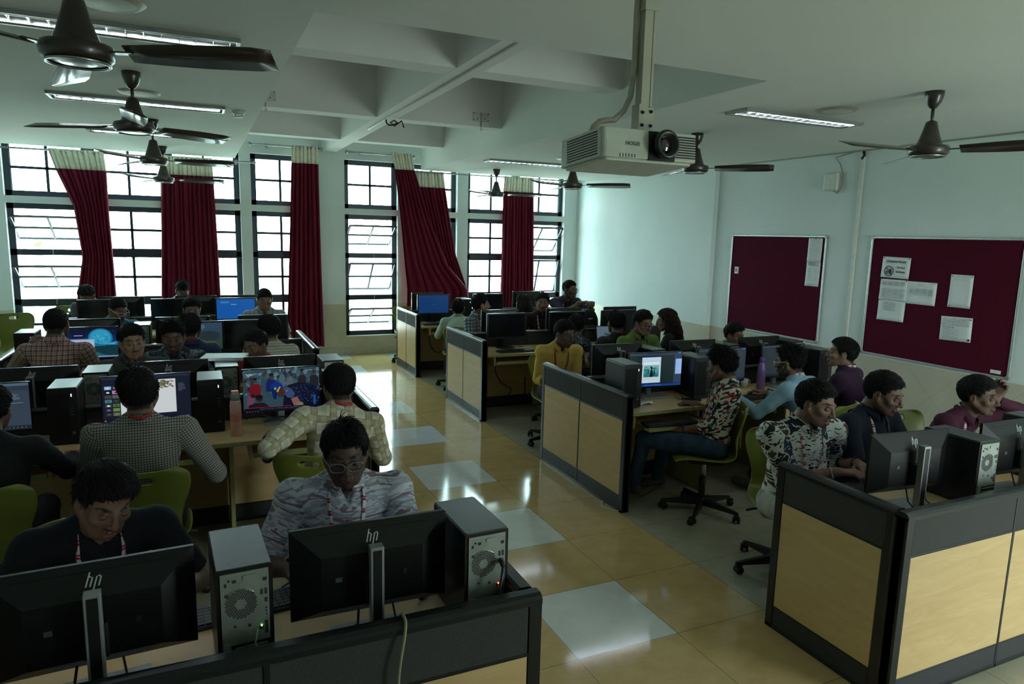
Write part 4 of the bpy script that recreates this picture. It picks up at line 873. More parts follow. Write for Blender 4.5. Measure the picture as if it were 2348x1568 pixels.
# ------------------------------------------------------------------ people: signed-distance modelling
def unit(v): v = np.asarray(v, float); return v/max(1e-9, np.linalg.norm(v))
class Field:
    def __init__(s, ops, h, pad=.03):
        lo = np.full(3, 1e9); hi = -lo
        for o in ops:
            if o[0] in 'ce': a, b = s.bb(o); lo = np.minimum(lo, a); hi = np.maximum(hi, b)
        s.h = h; s.lo = lo-pad; s.n = np.ceil((hi-lo+2*pad)/h).astype(int)+1
        s.d = np.ones(s.n, np.float32)
        for o in ops: s.op(o)
    def bb(s, o):
        if o[0] in 'cC': a, b = np.asarray(o[1]), np.asarray(o[2]); r = max(o[3], o[4]); return np.minimum(a, b)-r, np.maximum(a, b)+r
        r = max(o[2]); return np.asarray(o[1])-r, np.asarray(o[1])+r
    def op(s, o):
        k = o[-1]; a, b = s.bb(o); g = k+.035
        i0 = np.maximum(0, np.floor((a-g-s.lo)/s.h).astype(int)); i1 = np.minimum(s.n, np.ceil((b+g-s.lo)/s.h).astype(int)+1)
        if (i1 <= i0).any(): return
        X = [(s.lo[q]+np.arange(i0[q], i1[q])*s.h).astype(np.float32) for q in range(3)]
        x, y, z = X[0][:, None, None], X[1][None, :, None], X[2][None, None, :]
        if o[0] in 'cC':
            A, B, ra, rb = np.asarray(o[1]), np.asarray(o[2]), o[3], o[4]; ba = B-A; L = max(1e-9, ba@ba)
            px, py, pz = x-A[0], y-A[1], z-A[2]; t = np.clip((px*ba[0]+py*ba[1]+pz*ba[2])/L, 0, 1)
            v = np.sqrt((px-t*ba[0])**2+(py-t*ba[1])**2+(pz-t*ba[2])**2)-(ra+(rb-ra)*t)
            if len(o) > 6 and o[5] is not None:      # flat cut at B
                n = unit(ba); v = np.maximum(v, (px-ba[0])*n[0]+(py-ba[1])*n[1]+(pz-ba[2])*n[2])
        else:
            c, r, R_ = o[1], o[2], o[3]; px, py, pz = x-c[0], y-c[1], z-c[2]
            if R_ is not None: px, py, pz = [px*R_[0, q]+py*R_[1, q]+pz*R_[2, q] for q in range(3)]
            k0 = np.sqrt((px/r[0])**2+(py/r[1])**2+(pz/r[2])**2); k1 = np.sqrt((px/r[0]**2)**2+(py/r[1]**2)**2+(pz/r[2]**2)**2)+1e-9
            v = k0*(k0-1)/k1
        sl = tuple(slice(i0[q], i1[q]) for q in range(3)); D = s.d[sl]
        if o[0] in 'ce': hh = np.clip(.5+.5*(D-v)/k, 0, 1); s.d[sl] = D*(1-hh)+v*hh-k*hh*(1-hh)
        else: v = -v; hh = np.clip(.5-.5*(D-v)/k, 0, 1); s.d[sl] = D*(1-hh)+v*hh+k*hh*(1-hh)
    def grid(s): return [s.lo[q]+np.arange(s.n[q])*s.h for q in range(3)]
    def mesh(s):
        d = s.d; h = s.h; ins = d < 0
        c = [ins[i:d.shape[0]-1+i, j:d.shape[1]-1+j, k:d.shape[2]-1+k] for i in (0, 1) for j in (0, 1) for k in (0, 1)]
        al = c[0].copy(); an = c[0].copy()
        for q in c[1:]: al &= q; an |= q
        idx = np.argwhere(an & ~al); vid = np.full(an.shape, -1, np.int32); vid[tuple(idx.T)] = np.arange(len(idx))
        acc = np.zeros((len(idx), 3)); cnt = np.zeros(len(idx))
        for ax in range(3):
            o1, o2 = [q for q in range(3) if q != ax]
            for a in (0, 1):
                for b in (0, 1):
                    off = np.zeros(3, int); off[o1] = a; off[o2] = b; p0 = idx+off; p1 = p0.copy(); p1[:, ax] += 1
                    d0 = d[tuple(p0.T)]; d1 = d[tuple(p1.T)]; m = (d0 < 0) != (d1 < 0); t = np.where(m, d0/np.where(m, d0-d1, 1), 0)
                    pos = p0.astype(float); pos[:, ax] += t; acc[m] += pos[m]; cnt[m] += 1
        V = acc/np.maximum(cnt, 1)[:, None]*h+s.lo; F = []
        for ax in range(3):
            o1, o2 = (ax+1) % 3, (ax+2) % 3; sh = list(d.shape); sl0 = [slice(None)]*3; sl1 = [slice(None)]*3; sl0[ax] = slice(0, -1); sl1[ax] = slice(1, None)
            a, b = ins[tuple(sl0)], ins[tuple(sl1)]; e = np.argwhere(a != b); e = e[(e[:, o1] > 0) & (e[:, o2] > 0) & (e[:, o1] < sh[o1]-1) & (e[:, o2] < sh[o2]-1)]
            if not len(e): continue
            fl = a[tuple(e.T)]
            def g(i, j): p = e.copy(); p[:, o1] -= i; p[:, o2] -= j; return vid[tuple(p.T)]
            q = np.stack([g(1, 1), g(0, 1), g(0, 0), g(1, 0)], 1); q[~fl] = q[~fl][:, ::-1]; q = q[(q >= 0).all(1)]; F.append(q)
        return V, np.concatenate(F)
def np_obj(name, V, F, mat_, parent=None, col=None, uv=None, smooth=True):
    me = bpy.data.meshes.new(name); V = np.asarray(V, np.float32); F = np.asarray(F, np.int32); nf, k = F.shape
    me.vertices.add(len(V)); me.vertices.foreach_set('co', V.ravel()); me.loops.add(nf*k); me.loops.foreach_set('vertex_index', F.ravel())
    me.polygons.add(nf); me.polygons.foreach_set('loop_start', np.arange(nf, dtype=np.int32)*k); me.polygons.foreach_set('loop_total', np.full(nf, k, np.int32))
    me.polygons.foreach_set('use_smooth', np.full(nf, smooth)); me.update(calc_edges=True)
    if col is not None:
        at = me.color_attributes.new('Col', 'FLOAT_COLOR', 'POINT'); at.data.foreach_set('color', np.c_[col, np.ones(len(col))].astype(np.float32).ravel())
    if uv is not None:
        u = me.uv_layers.new(name='UVMap'); u.data.foreach_set('uv', uv.astype(np.float32).ravel())
    me.materials.append(mat_); ob = bpy.data.objects.new(name, me); COL.objects.link(ob)
    if parent is not None: ob.parent = parent
    return ob
def nz(p, f, seed=0.):
    x, y, z = p[..., 0]*f+seed, p[..., 1]*f+seed*1.7, p[..., 2]*f+seed*.6
    return (np.sin(x+1.3*np.sin(y*.9+z*.5))+np.sin(y*1.2+1.1*np.sin(z+x*.6))+np.sin(z*1.1+1.2*np.sin(x*.8-y)))/3
# cloth materials ---------------------------------------------------
def uvn(name, rough=.85):
    t = NT(name); t.set(rough, 0, .25); u = t.n('UVMap').outputs[0]; return t, u, t.xyz(u)
def weave(t, u, s_=.12): f, _ = t.noise(u, 900., 1); t.bump(f, s_, .0006)
def c_plain(name, c, var=.12):
    t, u, X = uvn(name); f, _ = t.noise(u, 18., 3); t.col(t.ramp(f, [(.3, tuple(x*(1-var) for x in c)), (.7, tuple(min(1, x*(1+var)) for x in c))])); weave(t, u); return t.m
def c_check(name, base, line, per, wid, line2=None, per2=0, soft=False):
    t, u, X = uvn(name); a = t.math('MAXIMUM', grooved(t, X[0], per, wid), grooved(t, X[1], per, wid)); c = t.mix(a, base, line)
    if line2: b = t.math('MULTIPLY', t.math('ADD', grooved(t, X[0], per2, per2*.5, .01), grooved(t, X[1], per2, per2*.5, .01)), .42); c = t.mix(b, c, line2)
    t.col(c); weave(t, u); return t.m
def c_stripe(name, base, line, per, wid, ax=1): t, u, X = uvn(name); t.col(t.mix(grooved(t, X[ax], per, wid), base, line)); weave(t, u); return t.m
def c_plaid3(name, base, A, B, C, per):
    t, u, X = uvn(name); c = t.mix(t.math('MULTIPLY', t.math('ADD', grooved(t, X[0], per, per*.42), grooved(t, X[1], per, per*.42)), .5), base, A)
    c = t.mix(t.math('MULTIPLY', t.math('ADD', grooved(t, X[0], per, per*.2, per*.55), grooved(t, X[1], per, per*.2, per*.55)), .55), c, B)
    c = t.mix(t.math('MULTIPLY', t.math('MAXIMUM', grooved(t, X[0], per*.5, .0022), grooved(t, X[1], per*.5, .0022)), .8), c, C); t.col(c); weave(t, u); return t.m
def c_jigsaw(name):
    t, u, X = uvn(name); cell = .021; a = t.math('DIVIDE', X[0], cell); b = t.math('DIVIDE', X[1], cell)
    # knobbly square cells: the border wobbles like interlocking pieces
    wa = t.math('MULTIPLY', t.math('SINE', t.math('MULTIPLY', b, 2*PI)), .24); wb = t.math('MULTIPLY', t.math('SINE', t.math('MULTIPLY', a, 2*PI)), .24)
    cv = t.n('CombineXYZ'); t.l(t.math('FLOOR', t.math('ADD', a, wa)), cv.inputs[0]); t.l(t.math('FLOOR', t.math('ADD', b, wb)), cv.inputs[1])
    wn = t.n('TexWhiteNoise'); t.l(cv.outputs[0], wn.inputs[0])
    t.col(t.ramp(wn.outputs[0], [(0, (.56, .53, .46)), (.46, (.012, .012, .012)), (.80, (.40, .02, .035)), (.90, (.02, .15, .10)), (.95, (.38, .34, .24))], True)); weave(t, u); return t.m
def c_comic(name):
    t, u, X = uvn(name); v = t.n('TexVoronoi', distance='MINKOWSKI' if False else 'EUCLIDEAN'); v.inputs['Scale'].default_value = 11; mp = t.noise(u, 9., 2)[1]; t.l(t.mix(.12, u, mp), v.inputs[0])
    base = t.ramp(t.xyz(v.outputs['Color'])[0], [(0, (.55, .55, .51)), (.24, (.014, .015, .018)), (.52, (.06, .042, .022)), (.66, (.02, .045, .065)), (.80, (.55, .55, .51))], True)
    v2 = t.n('TexVoronoi', feature='DISTANCE_TO_EDGE'); v2.inputs['Scale'].default_value = 11; t.l(t.mix(.12, u, mp), v2.inputs[0]); ed = t.math('LESS_THAN', v2.outputs[0], .03)
    wv = t.n('TexWave', wave_type='RINGS'); wv.inputs['Scale'].default_value = 13; wv.inputs['Distortion'].default_value = 11; wv.inputs['Detail'].default_value = 2; wv.inputs['Detail Scale'].default_value = 1.4; t.l(u, wv.inputs[0])
    n1 = t.noise(u, 30., 1)[0]; ln = t.math('MULTIPLY', t.math('GREATER_THAN', wv.outputs[1], .84), t.math('GREATER_THAN', n1, .47))
    inv = t.math('SUBTRACT', 1.0, t.math('GREATER_THAN', t.xyz(base)[0], .2)); c = t.mix(ln, base, t.mix(inv, (.015, .015, .018), (.5, .5, .47))); t.col(t.mix(ed, c, (.55, .55, .52))); weave(t, u); return t.m
def c_tropic(name):
    t, u, X = uvn(name); n1 = t.noise(t.mapp(u, (5, 26, 1)), 1.0, 3, .5, .6)[0]; c = t.ramp(n1, [(0, (.40, .43, .48)), (.42, (.28, .30, .33)), (.50, (.45, .47, .52)), (.56, (.18, .12, .14)), (.64, (.37, .38, .43)), (.72, (.09, .12, .14))], True)
    wv = t.n('TexWave', wave_type='RINGS'); wv.inputs['Scale'].default_value = 8; wv.inputs['Distortion'].default_value = 12; wv.inputs['Detail'].default_value = 1.; t.l(u, wv.inputs[0])
    n2 = t.noise(u, 12., 2)[0]; k = t.math('MULTIPLY', t.math('GREATER_THAN', wv.outputs[1], .82), t.math('GREATER_THAN', n2, .5)); c = t.mix(t.math('MULTIPLY', k, .75), c, (.13, .15, .165))
    t.col(c); weave(t, u); return t.m
def c_denimprint(name):
    t, u, X = uvn(name); n1 = t.noise(u, 13., 3, .6, 1.2)[0]; t.col(t.ramp(n1, [(0, (.035, .05, .075)), (.46, (.02, .025, .035)), (.53, (.18, .2, .22)), (.60, (.03, .045, .07))], True)); weave(t, u); return t.m
def c_jeans(name, c=(.022, .045, .075)):
    t, u, X = uvn(name); f = t.noise(t.mapp(t.coord(), (1, 1, .3)), 14., 4)[0]; t.col(t.ramp(f, [(.3, tuple(x*.6 for x in c)), (.7, tuple(x*1.35 for x in c))])); return t.m
LANY = None
def m_lany():
    t, u, X = uvn('red_white_lanyard', .55); c = grooved(t, X[1], .05, .030); d = grooved(t, X[1], .0125, .003)
    t.col(t.mix(c, t.mix(d, (.42, .02, .05), (.6, .6, .6)), (.55, .54, .55))); return t.m
LANY = m_lany(); LANYR = mat('red_lanyard', (.30, .015, .03), .6)
# hand --------------------------------------------------------------
def hand_ops(W_, d, n, side, curl, sc_=1., spread=1.):
    """W_ wrist, d along the hand, n out of the back of the hand; side +1 right, -1 left (thumb toward the body)"""
    d = unit(d); n = unit(np.asarray(n)-np.dot(n, d)*d); t = np.cross(n, d)*side*1.0   # t points to the thumb side
    P = lambda a, b, c: W_+(d*a+t*b+n*c)*sc_
    ops = [('c', P(-.03, 0, 0), P(.02, 0, 0), .024, .024, .012)]
    K = [(.088, .030, .95), (.092, .010, 1.05), (.088, -.011, .98), (.080, -.030, .80)]
    for x, y, l in K: ops.append(('c', P(.01, y*.45, 0), P(x, y, .004), .0155, .0125, .010))
    for i, (x, y, l) in enumerate(K):
        p = np.array([x, y*1.0, .004]); a = curl*(.55+.08*i); dirv = np.array([math.cos(a), (y*1.6)*spread, -math.sin(a)])
        for j, (ln, r0, r1) in enumerate(((.043, .0105, .0092), (.026, .0092, .0083), (.021, .0083, .0068))):
            dv = unit(dirv); q = p+dv*ln*l; ops.append(('c', P(*p), P(*q), r0, r1, .004)); p = q
            a += curl*(.85, .55, .3)[j]; dirv = np.array([math.cos(a), (y*1.2)*spread*(1-.3*j), -math.sin(a)])
    p = np.array([.022, .024, -.006]); th = [(.050, .052, -.018), (.078, .060, -.026-.01*curl), (.100, .056, -.034-.016*curl)]
    for j, (q, r0, r1) in enumerate(zip(th, (.0145, .0115, .0105), (.0115, .0105, .0082))): ops.append(('c', P(*p), P(*q), r0, r1, .006)); p = np.array(q)
    return ops
def ik(Sh, W_, hint, l1=.285, l2=.255):
    v = W_-Sh; L = np.linalg.norm(v); 
    if L > (l1+l2)*.995: W_ = Sh+v/L*(l1+l2)*.995; v = W_-Sh; L = np.linalg.norm(v)
    if L < .12: W_ = Sh+unit(v)*.12; v = W_-Sh; L = .12
    a = (l1*l1-l2*l2+L*L)/(2*L); h = math.sqrt(max(0, l1*l1-a*a)); u = v/L; p = unit(hint-np.dot(hint, u)*u); return Sh+u*a+p*h, W_
# head --------------------------------------------------------------
HS = 1.07
def head_ops(c, R_, mouth=0.):
    P = lambda x, y, z: c+R_@np.array([x, y, z])*HS; E = lambda x, y, z, a, b, cc, k, m='e': (m, P(x, y, z), (a*HS, b*HS, cc*HS), R_, k)
    Cn = lambda a, b, ra, rb, k: ('c', P(*a), P(*b), ra*HS, rb*HS, k)
    o = [E(0, -.014, .032, .0735, .091, .082, .02), E(0, .034, -.022, .0585, .056, .072, .02), E(0, .038, -.062, .046, .044, .036, .02), Cn((0, .072, -.094), (0, .066, -.09), .017, .017, .018)]
    for s in (-1, 1):
        o += [Cn((s*.06, .0, -.035), (s*.03, .055, -.085), .02, .018, .022), E(s*.043, .058, -.022, .02, .018, .016, .016)]
    o += [Cn((-.03, .0815, .021), (.03, .0815, .021), .009, .009, .014)]
    for s in (-1, 1): o.append(E(s*.0315, .096, .001, .017, .016, .0115, .010, 'E'))
    o += [Cn((0, .088, .014), (0, .1035, -.022), .0068, .0098, .008), Cn((0, .1065, -.027), (0, .104, -.029), .0115, .011, .006)]
    for s in (-1, 1): o.append(Cn((s*.0125, .096, -.031), (s*.011, .094, -.031), .0078, .0075, .005))
    for s in (-1, 1): o.append(E(s*.006, .103, -.041, .0038, .005, .003, .003, 'E'))
    o += [Cn((-.017, .087, -.0575), (.017, .087, -.0575), .0062, .0062, .006), Cn((-.013, .0885, -.0675-mouth*.012), (.013, .0885, -.0675-mouth*.012), .0072, .0072, .006), Cn((0, .0935, -.056), (0, .092, -.056), .0055, .0055, .004)]
    if mouth > .3: o.append(E(0, .097, -.0625-mouth*.004, .017, .016, .004+.006*mouth, .003, 'E'))
    else: o.append(E(0, .098, -.0622, .021, .0065, .0014, .003, 'E'))
    for s in (-1, 1):
        ea = E(s*.0775, -.008, -.004, .0085, .019, .031, .006); o += [ea, E(s*.085, -.004, .002, .005, .010, .018, .004, 'E')]
    return o
def skin_color(V, c, R_, skin, beard, hl=.0):
    q = (V-c)@R_/HS; x, y, z = q.T; col = np.tile(np.array(skin, float), (len(V), 1)); n_ = 1+.08*nz(V, 60.); col *= n_[:, None]
    inh = (np.abs(x) < .11) & (np.abs(y) < .14) & (z > -.12) & (z < .15)
    def mix_(m, cc, a=1.):
        m = np.clip(m, 0, 1)*a*inh; col[:] = col*(1-m[:, None])+np.array(cc)*m[:, None]
    lip = 1-((x/.024)**2+((z+.0625)/.0115)**2); mix_(np.clip(lip*4, 0, 1)*(y > .075), (skin[0]*1.0, skin[1]*.62, skin[2]*.62), .8)
    bx = np.abs(x); bz = .0275+.004*np.clip((bx-.012)/.02, 0, 1)-.008*np.clip((bx-.034)/.015, 0, 1)**2
    mix_(np.clip((.0046-np.abs(z-bz))/.002, 0, 1)*(bx > .010)*(bx < .052)*(y > .05), (.012, .009, .008), .92)
    if beard: mu = np.clip((1-((x/.031)**2+((z+.0475)/.0065)**2))*2.5, 0, 1)*(y > .07); mix_(mu, (.012, .009, .008), .85 if beard != 3 else .5)
    if beard >= 2:
        jaw = np.clip((-.03-z+np.clip(bx-.03, 0, 1)*1.1)/.012, 0, 1)*(y > -.015)*(lip < 0); mix_(jaw, (.014, .011, .010), .75 if beard == 2 else .35)
    if beard == 0 or beard == 1: mix_(np.clip((-.07-z)/.02, 0, 1)*(y > 0), tuple(k*.72 for k in skin), .5)
    sc = np.clip((z-hairline(y))/.01, 0, 1)*(z > -.08); mix_(sc, (.010, .008, .008), .95)
    return col
HLY = np.array([-.12, -.07, -.04, -.018, .012, .03, .05, .075, .1]); HLZ = np.array([-.075, -.075, -.05, .018, .012, .015, .052, .070, .074])
def hairline(y): return np.interp(y, HLY, HLZ)
def eye_mesh(c, R_, s, skin, gaze, lid):
    """eyeball + both lids; gaze=(yaw,pitch) rad; lid = opening half angle"""
    V = []; F = []; C_ = []; o = np.array([s*.0312, .0725, .0012]); n = 14
    def add(fn, r, colr, th0, th1, m_):
        b = len(V)
        for j in range(m_+1):
            for i in range(n+1):
                az = -1.25+2.5*i/n; v = fn(az, j/m_); V.append(c+R_@(o+r*v)*HS); C_.append(colr(v))
        for j in range(m_):
            for i in range(n): F.append((b+j*(n+1)+i, b+j*(n+1)+i+1, b+(j+1)*(n+1)+i+1, b+(j+1)*(n+1)+i))
    sp = lambda az, el: np.array([math.sin(az)*math.cos(el), math.cos(az)*math.cos(el), math.sin(el)])
    g = sp(gaze[0], gaze[1])
    def ec(v):
        k = np.dot(v, g); return (.006, .005, .005) if k > .86 else (.27, .25, .23)
    add(lambda az, t: sp(az, -1.1+2.2*t), .0122, ec, 0, 0, 12)
    up = lambda az: (lid*.9)*max(0, 1-(az/1.05)**2)+gaze[1]*.5-.02; dn = lambda az: -(lid*.75)*max(0, 1-(az/1.05)**2)+gaze[1]*.3-.02
    sk = tuple(k*.9 for k in skin)
    add(lambda az, t: sp(az, up(az)+(1.35-up(az))*t), .0133, lambda v: sk, 0, 0, 5); add(lambda az, t: sp(az, -1.35+(dn(az)+1.35)*t), .0131, lambda v: sk, 0, 0, 5)
    b = len(V)
    for i in range(n+1):
        az = -1.05+2.1*i/n
        for r, de in ((.0134, .10), (.0143, .0)): V.append(c+R_@(o+r*sp(az, up(az)+de))*HS); C_.append((.008, .006, .006))
    for i in range(n): F.append((b+2*i, b+2*i+2, b+2*i+3, b+2*i+1))
    return V, F, C_
# hair --------------------------------------------------------------
def hair_geo(c, R_, style, seed, n):
    rs = np.random.RandomState(seed); C0 = np.array([0, -.014, .032]); ER = np.array([.0755, .093, .085])
    V = []; F = []
    P = {'short': dict(L=.020, lift=.55, fwd=.5, w=.0050, j=.25, cap=1.05), 'crop': dict(L=.012, lift=.5, fwd=.3, w=.0045, j=.2, cap=1.04), 'messy': dict(L=.052, lift=.2, fwd=.45, w=.0058, j=.42, cap=1.16), 'full': dict(L=.040, lift=.5, fwd=.4, w=.0055, j=.35, cap=1.14),
         'curly': dict(L=.045, lift=.7, fwd=.1, w=.0042, j=.9, cap=1.14), 'side': dict(L=.045, lift=.22, fwd=.15, w=.0055, j=.3, cap=1.15), 'long': dict(L=.05, lift=.2, fwd=-.4, w=.005, j=.2, cap=1.08)}[style]
    # cap
    m_, k_ = 26, 36; idx = {}
    for j in range(m_+1):
        for i in range(k_):
            th = PI*j/m_; ph = 2*PI*i/k_; u = np.array([math.sin(th)*math.cos(ph), math.sin(th)*math.sin(ph), math.cos(th)]); sc_ = P['cap']+.018*math.sin(ph*7+th*9+seed)+.012*math.sin(ph*13-th*5)
            q = C0+u*ER*sc_
            hz = float(hairline(q[1])); edge = q[2]-hz
            if edge < .05: q = C0+u*ER*(1.01+(sc_-1.01)*max(0, edge)/.05)
            V.append(q); idx[(j, i)] = len(V)-1
    for j in range(m_):
        for i in range(k_):
            a = [idx[(j, i)], idx[(j+1, i)], idx[(j+1, (i+1) % k_)], idx[(j, (i+1) % k_)]]; q = sum(V[t] for t in a)/4
            if q[2] > hairline(q[1])-.004 and not (abs(q[0]) > .062 and -.028 < q[1] < .012 and q[2] < .03): F.append(a)
    cnt = 0; tries = 0
    while cnt < n and tries < n*6:
        tries += 1; u = unit(rs.normal(size=3)); p = C0+u*ER
        if p[2] < hairline(p[1])+.004 or (abs(p[0]) > .06 and -.03 < p[1] < .014 and p[2] < .032): continue
        cnt += 1; nr = unit(u/ER); crown = C0+np.array([.01, -.05, .075]); t = p-crown; t = t-np.dot(t, nr)*nr; tl = np.linalg.norm(t); t = unit(t+1e-6)*min(1, tl/.05); t = t+.55*np.cross(nr, t)
        fw = np.array([.35*math.sin(seed), 1., 0]) if style != 'side' else np.array([1.2 if seed % 2 else -1.2, .3, 0]); jn = rs.normal(size=3)*P['j']
        top = max(0, min(1, (p[2]-.03)/.06)); L = P['L']*(.55+.6*top)*rs.uniform(.75, 1.2); sw = np.array([math.sin(p[1]*38+seed)+math.sin(p[2]*47+seed*2), math.sin(p[0]*41+seed*3)+math.sin(p[2]*33), math.sin(p[0]*52+p[1]*29+seed)])*(.38 if style in ('messy', 'side', 'full') else .15); top *= min(1, max(.25, (p[2]-hairline(p[1]))/.03)); ck = min(1, tl/.06); dr = unit(nr*P['lift']*(.5+.8*top)*(.3+.7*ck)+(1-ck)*(np.array([math.cos(cnt*2.4), math.sin(cnt*2.4), 0])+fw)*.5+t*.7+fw*P['fwd']*top+jn*.6+sw)
        if style in ('messy', 'side', 'full', 'long'): dr = unit(dr-nr*max(0, np.dot(dr, nr)-.22))
        p = C0+u*ER*(1.0+(P['cap']-.03-1)*min(1, max(0, (p[2]-hairline(p[1]))/.05))); pts = [p]; ph = rs.uniform(0, 6)
        for q in range(4):
            if style == 'curly': dr = unit(dr+rs.normal(size=3)*.9)
            dr = unit(dr+np.array([0, 0, -.16 if style != 'curly' else 0])+.22*t); p = p+dr*L/4
            e = (p-C0)/ER; r = np.linalg.norm(e)
            cq = 1.02+(P['cap']+.012-1.02)*min(1, max(0, (p[2]-hairline(p[1]))/.05))
            if r < cq: p = C0+e/r*cq*ER
            if p[2] < hairline(p[1])-.002 and p[1] > .035: break
            pts.append(p)
        if len(pts) < 3: continue
        b = len(V); m = len(pts); sd = unit(np.cross(pts[-1]-pts[0], nr)+1e-6)
        for q, pt in enumerate(pts):
            w_ = P['w']*.74*(1-(q/(m-1))**1.6*.92)*rs.uniform(.8, 1.15); nn = unit(np.cross(sd, pts[-1]-pts[0])); V += [pt+sd*w_, pt+nn*w_*.7, pt-sd*w_, pt-nn*w_*.5]
        for q in range(m-1):
            for k in range(4): F.append([b+4*q+k, b+4*q+(k+1) % 4, b+4*q+4+(k+1) % 4, b+4*q+4+k])
    if style == 'long' or style == 'curlylong': pass
    V = np.array(V)*HS; return c+V@R_.T, np.array(F)
def long_hair(c, R_, seed, wavy, L=.42, n=170, back=(0, -1, 0)):
    rs = np.random.RandomState(seed); V = []; F = []; bk = np.array(back, float)
    for i in range(n):
        a = rs.uniform(-1.75, 1.75); z0 = rs.uniform(-.01, .10); q = np.array([math.sin(a)*.078*math.cos(max(0, z0-.04)*9), -.014-math.cos(a)*.092*math.cos(max(0, z0-.04)*9), z0]); p = c+R_@q; d = R_@unit(np.array([math.sin(a)*.5, -math.cos(a)*.5, -.5])); pts = [p]; l = L*rs.uniform(.75, 1.1); ph = rs.uniform(0, 6); st = 12
        for k in range(st):
            d = unit(d+np.array([0, 0, -.42])+bk*.05); off = (np.array([math.sin(ph+k*1.7), math.cos(ph*2+k*1.7), 0])*.010 if wavy else 0); p = p+d*l/st; pts.append(p+off)
        b = len(V); w0 = rs.uniform(.006, .010)
        for k, pt in enumerate(pts):
            w_ = w0*(1-.85*(k/st)**3); sd = unit(np.cross(pts[-1]-pts[0], bk)+1e-6); nn = unit(np.cross(sd, pts[-1]-pts[0])); V += [pt+sd*w_, pt+nn*w_*.6, pt-sd*w_, pt-nn*w_*.6]
        for k in range(st):
            for j in range(4): F.append([b+4*k+j, b+4*k+(j+1) % 4, b+4*k+4+(j+1) % 4, b+4*k+4+j])
    return np.array(V), np.array(F)
def assign_uv(V, F, bones, Tinv):
    """per-face bone choice; torso first (bone None)"""
    cen = V[F].mean(1); best = np.full(len(F), 1e9); which = np.zeros(len(F), int)
    P0, Rt, Lt = Tinv; q = (cen-P0)@Rt; dt = np.maximum(np.sqrt((q[:, 0]/.17)**2+(q[:, 1]/.12)**2)*.115-.115, 0); which[:] = 0; best = dt
    for i, (a, b, r) in enumerate(bones):
        ba = b-a; t = np.clip(((cen-a)@ba)/(ba@ba), 0, 1); d = np.linalg.norm(cen-a-t[:, None]*ba, axis=1)-r; m = d < best-.002; best = np.where(m, d, best); which[m] = i+1
    uv = np.zeros((len(F), F.shape[1], 2)); W_ = V[F]
    m = which == 0; q = (W_[m]-P0)@Rt; fr = ((cen[m]-P0)@Rt)[:, 1] > 0; x = q[..., 0]; y = q[..., 1]; uu = x*1.0+np.sign(x)*np.where(fr[:, None], -y, y)*0.0; uv[m, :, 0] = uu+np.where(fr, 0, .5)[:, None]; uv[m, :, 1] = q[..., 2]
    for i, (a, b, r) in enumerate(bones):
        m = which == i+1
        if not m.any(): continue
        ax = unit(b-a); e1 = unit(np.cross(ax, Rt[:, 2] if abs(ax@Rt[:, 2]) < .9 else Rt[:, 1])); e2 = np.cross(ax, e1); q = W_[m]-a; h = q@ax; an = np.arctan2(q@e2, q@e1); cq = cen[m]-a; ca = np.arctan2(cq@e2, cq@e1)[:, None]; an = ca+(an-ca+PI) % (2*PI)-PI
        uv[m, :, 0] = an*r+.3*i; uv[m, :, 1] = h+.1*i
    return uv.reshape(-1, 2)
PANT_BLK = c_jeans('black_trousers', (.012, .012, .014)); PANT_JEAN = c_jeans('blue_denim', (.022, .045, .075)); PANT_GREY = c_jeans('grey_trousers', (.10, .10, .095)); PANT_NAVY = c_jeans('navy_trousers', (.010, .014, .03)); PANT_LIGHT = c_jeans('pale_trousers', (.36, .36, .33))
SHOE = mat('brown_shoe', (.06, .05, .04), .7); SOLE = mat('shoe_sole', (.12, .11, .09), .7); WATCH = mat('watch_black', (.01, .01, .01), .3); BEADS = mat('silver_bracelet', (.5, .48, .42), .35, .7)
